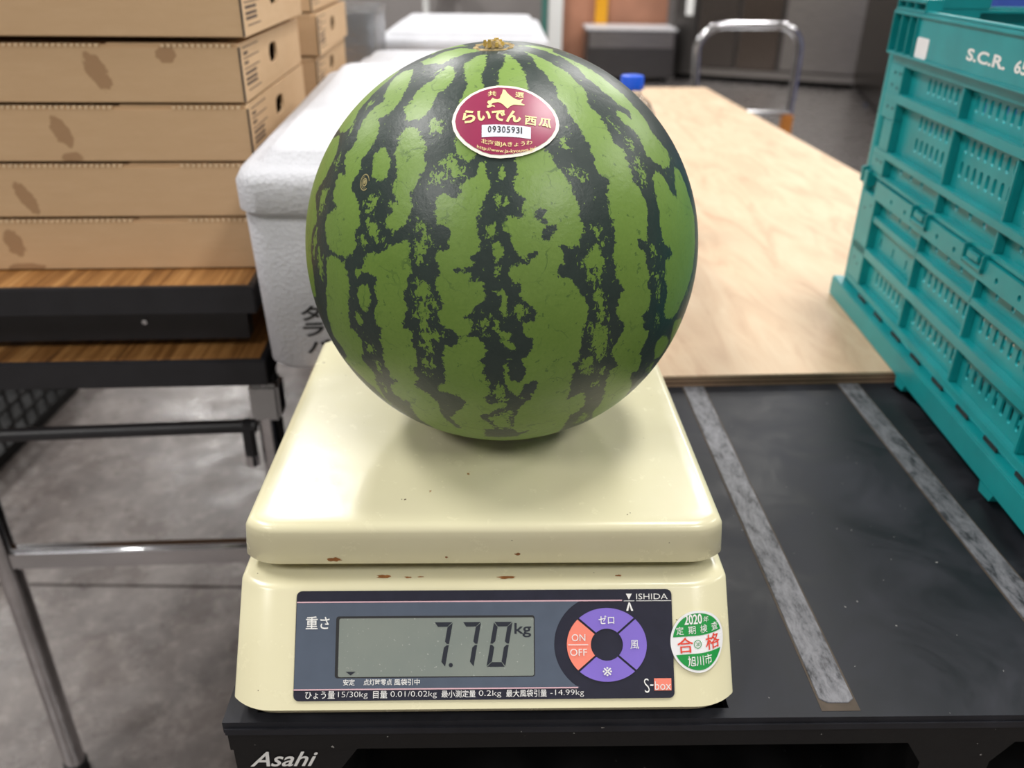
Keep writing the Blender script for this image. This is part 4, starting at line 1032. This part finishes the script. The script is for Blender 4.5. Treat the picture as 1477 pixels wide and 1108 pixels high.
# small corky ring on the left of the rind
sc = unchart(-366, 168); f2 = sph(sc, .0001)
for r0, r1, k0, k1 in ((3.3, 3.9, 0, 20), (1.3, 2.0, 0, 24), (2.5, 2.8, 6, 19)):
    m = MB(); pts = [(k, 2 * math.pi * k / 24) for k in range(k0, k1 + 1)]
    for (ka, a), (kb, b) in zip(pts, pts[1:]):
        m.poly([sph(sc, .0005)(r * math.cos(q) * .85, r * math.sin(q) * 1.15) for r, q in ((r0, a), (r1, a), (r1, b), (r0, b))])
    m.done('corky_ring', 'scar', wm)
m = MB(); m.loft([[sph(sc, h)(r * math.cos(2 * math.pi * k / 10), r * 1.3 * math.sin(2 * math.pi * k / 10)) for k in range(10)] for r, h in ((1.1, 0), (.8, .0007), (.2, .0008))]); m.done('corky_ring', 'scar', wm, smooth=True)
# oval sticker
SD = (.0255, -.651, .7585)
OUT = [(-27.2, 0.1), (-26.6, 4.5), (-24.8, 9.5), (-22.0, 13.6), (-18.5, 17.0), (-14.0, 19.8), (-9.5, 21.6), (-5.0, 22.5), (-.5, 22.4), (4.0, 22.0), (8.5, 20.8), (13, 18.6), (17.2, 15.6), (20.8, 12.0), (23.6, 8.0), (25.3, 4.0), (25.9, 0), (25.4, -3.6), (23.6, -7.6), (20.8, -11.4), (17.0, -14.8), (12.4, -17.7), (7.4, -19.7), (2.3, -20.8), (-3.0, -21.4), (-8.0, -21.0), (-12.5, -19.4), (-17.0, -16.6), (-21.0, -13.2), (-24.2, -9.2), (-26.3, -4.8)]
def drape(name, pts_or_mesh, m, h, L=2.5, parent=None, x=0, y=0, rot=0):
    me = curve_mesh([pts_or_mesh]) if isinstance(pts_or_mesh, list) else pts_or_mesh
    if L: subdiv(me, L)
    f = sph(SD, h)
    ca, sa = math.cos(R(rot)), math.sin(R(rot))
    for p in me.vertices:
        a, b = p.co.x, p.co.y; p.co = f(x + a * ca - b * sa, y + a * sa + b * ca)
    o = kids(name, me, m, parent or stkr); me.shade_smooth(); return o
stkr = None
stkr = drape('fruit_sticker', OUT, 'edge', .00075, 2.0, wm); stkr['label'] = 'oval maroon sticker with pale yellow lettering'
INN = [(a * (1 - 1.7 / math.hypot(a, b)), b * (1 - 1.7 / math.hypot(a, b))) for a, b in OUT]
drape('maroon_field', INN, 'rind_sticker', .00095, 2.0)
HOK = [(-2.3, 19.2), (-1.1, 18.8), (-.4, 17.2), (0.4, 16.0), (1.9, 14.3), (3.2, 13.2), (4.4, 12.5), (6.0, 12.2), (7.9, 13.2), (6.9, 11.4), (6.8, 10.2), (8.6, 9.4), (8.2, 8.8), (5.7, 8.9), (3.2, 9.0), (1.5, 8.0), (.6, 6.9), (0.0, 6.4), (-.9, 7.4), (-2.2, 9.0), (-3.4, 9.9), (-4.7, 10.4), (-6.4, 10.0), (-7.6, 9.5), (-7.8, 8.5), (-6.3, 8.2), (-5.9, 7.2), (-7.4, 7.8), (-8.4, 7.0), (-9.6, 6.7), (-10.1, 8.0), (-8.9, 8.8), (-9.9, 10.2), (-9.5, 11.4), (-8.3, 11.6), (-7.3, 13.4), (-6.4, 12.6), (-4.9, 12.1), (-3.7, 12.9), (-3.4, 14.7), (-2.7, 16.2)]
drape('map_emblem', HOK, 'cream_print', .00120, 2.5)
def dt(body, x0, x1, y0, y1, m='cream_print', bold=0, rot=0, h=.00125, shear=0): return drape('lettering', text_mesh(body, x1 - x0, y1 - y0, bold=bold, shear=shear), m, h, 2.2, None, x0, y0, rot)
dt('共', -9.7, -5.4, 14.3, 18.0, bold=.01); dt('選', 3.8, 8.1, 14.0, 17.6, bold=.01, rot=-2)
dt('ら', -21.8, -15.4, -1.9, 5.9, bold=.034); dt('い', -14.6, -7.9, -1.1, 5.0, bold=.042); dt('で', -7.6, -.9, -1.5, 5.2, bold=.042); dt('ん', -.6, 6.8, -1.9, 5.2, bold=.04)
dt('西', 8.4, 14.2, -2.7, 2.6, bold=.025, rot=-3); dt('瓜', 15.2, 21.6, -2.8, 2.8, bold=.025, rot=-6)
drape('number_strip', [(-12.2, -3.4), (-6, -3.3), (-.4, -3.4), (6, -3.6), (11.6, -4.0), (11.6, -10.6), (6, -10.2), (-.3, -10.1), (-6, -10.1), (-12.1, -10.4)], 'strip_white', .00115, 2.0)
for i, ch in enumerate('09305931'): dt(ch, -9.2 + i * 2.27, -9.2 + i * 2.27 + (1.7 if ch != '1' else .6), -7.9 - .03 * i, -4.2 - .05 * i, 'ink', .012 if ch != '1' else 0, h=.00135)
def arc_text(body, x0, x1, yb, sag, hh, bold=0):
    ms = text_mesh(body, x1 - x0, hh, bold=bold); xm = (x0 + x1) / 2; hw_ = (x1 - x0) / 2
    for p in ms.vertices: p.co.x += x0; p.co.y += yb - sag * (1 - ((p.co.x - xm) / hw_) ** 2)
    return drape('lettering', ms, 'cream_print', .00125, 2.5)
arc_text('北海道JAきょうわ', -12.2, 12.3, -13.9, 2.0, 3.0, .008)
arc_text('http://www.ja-kyouwa.jp/', -14.2, 14.0, -16.6, 2.6, 2.3, .004)
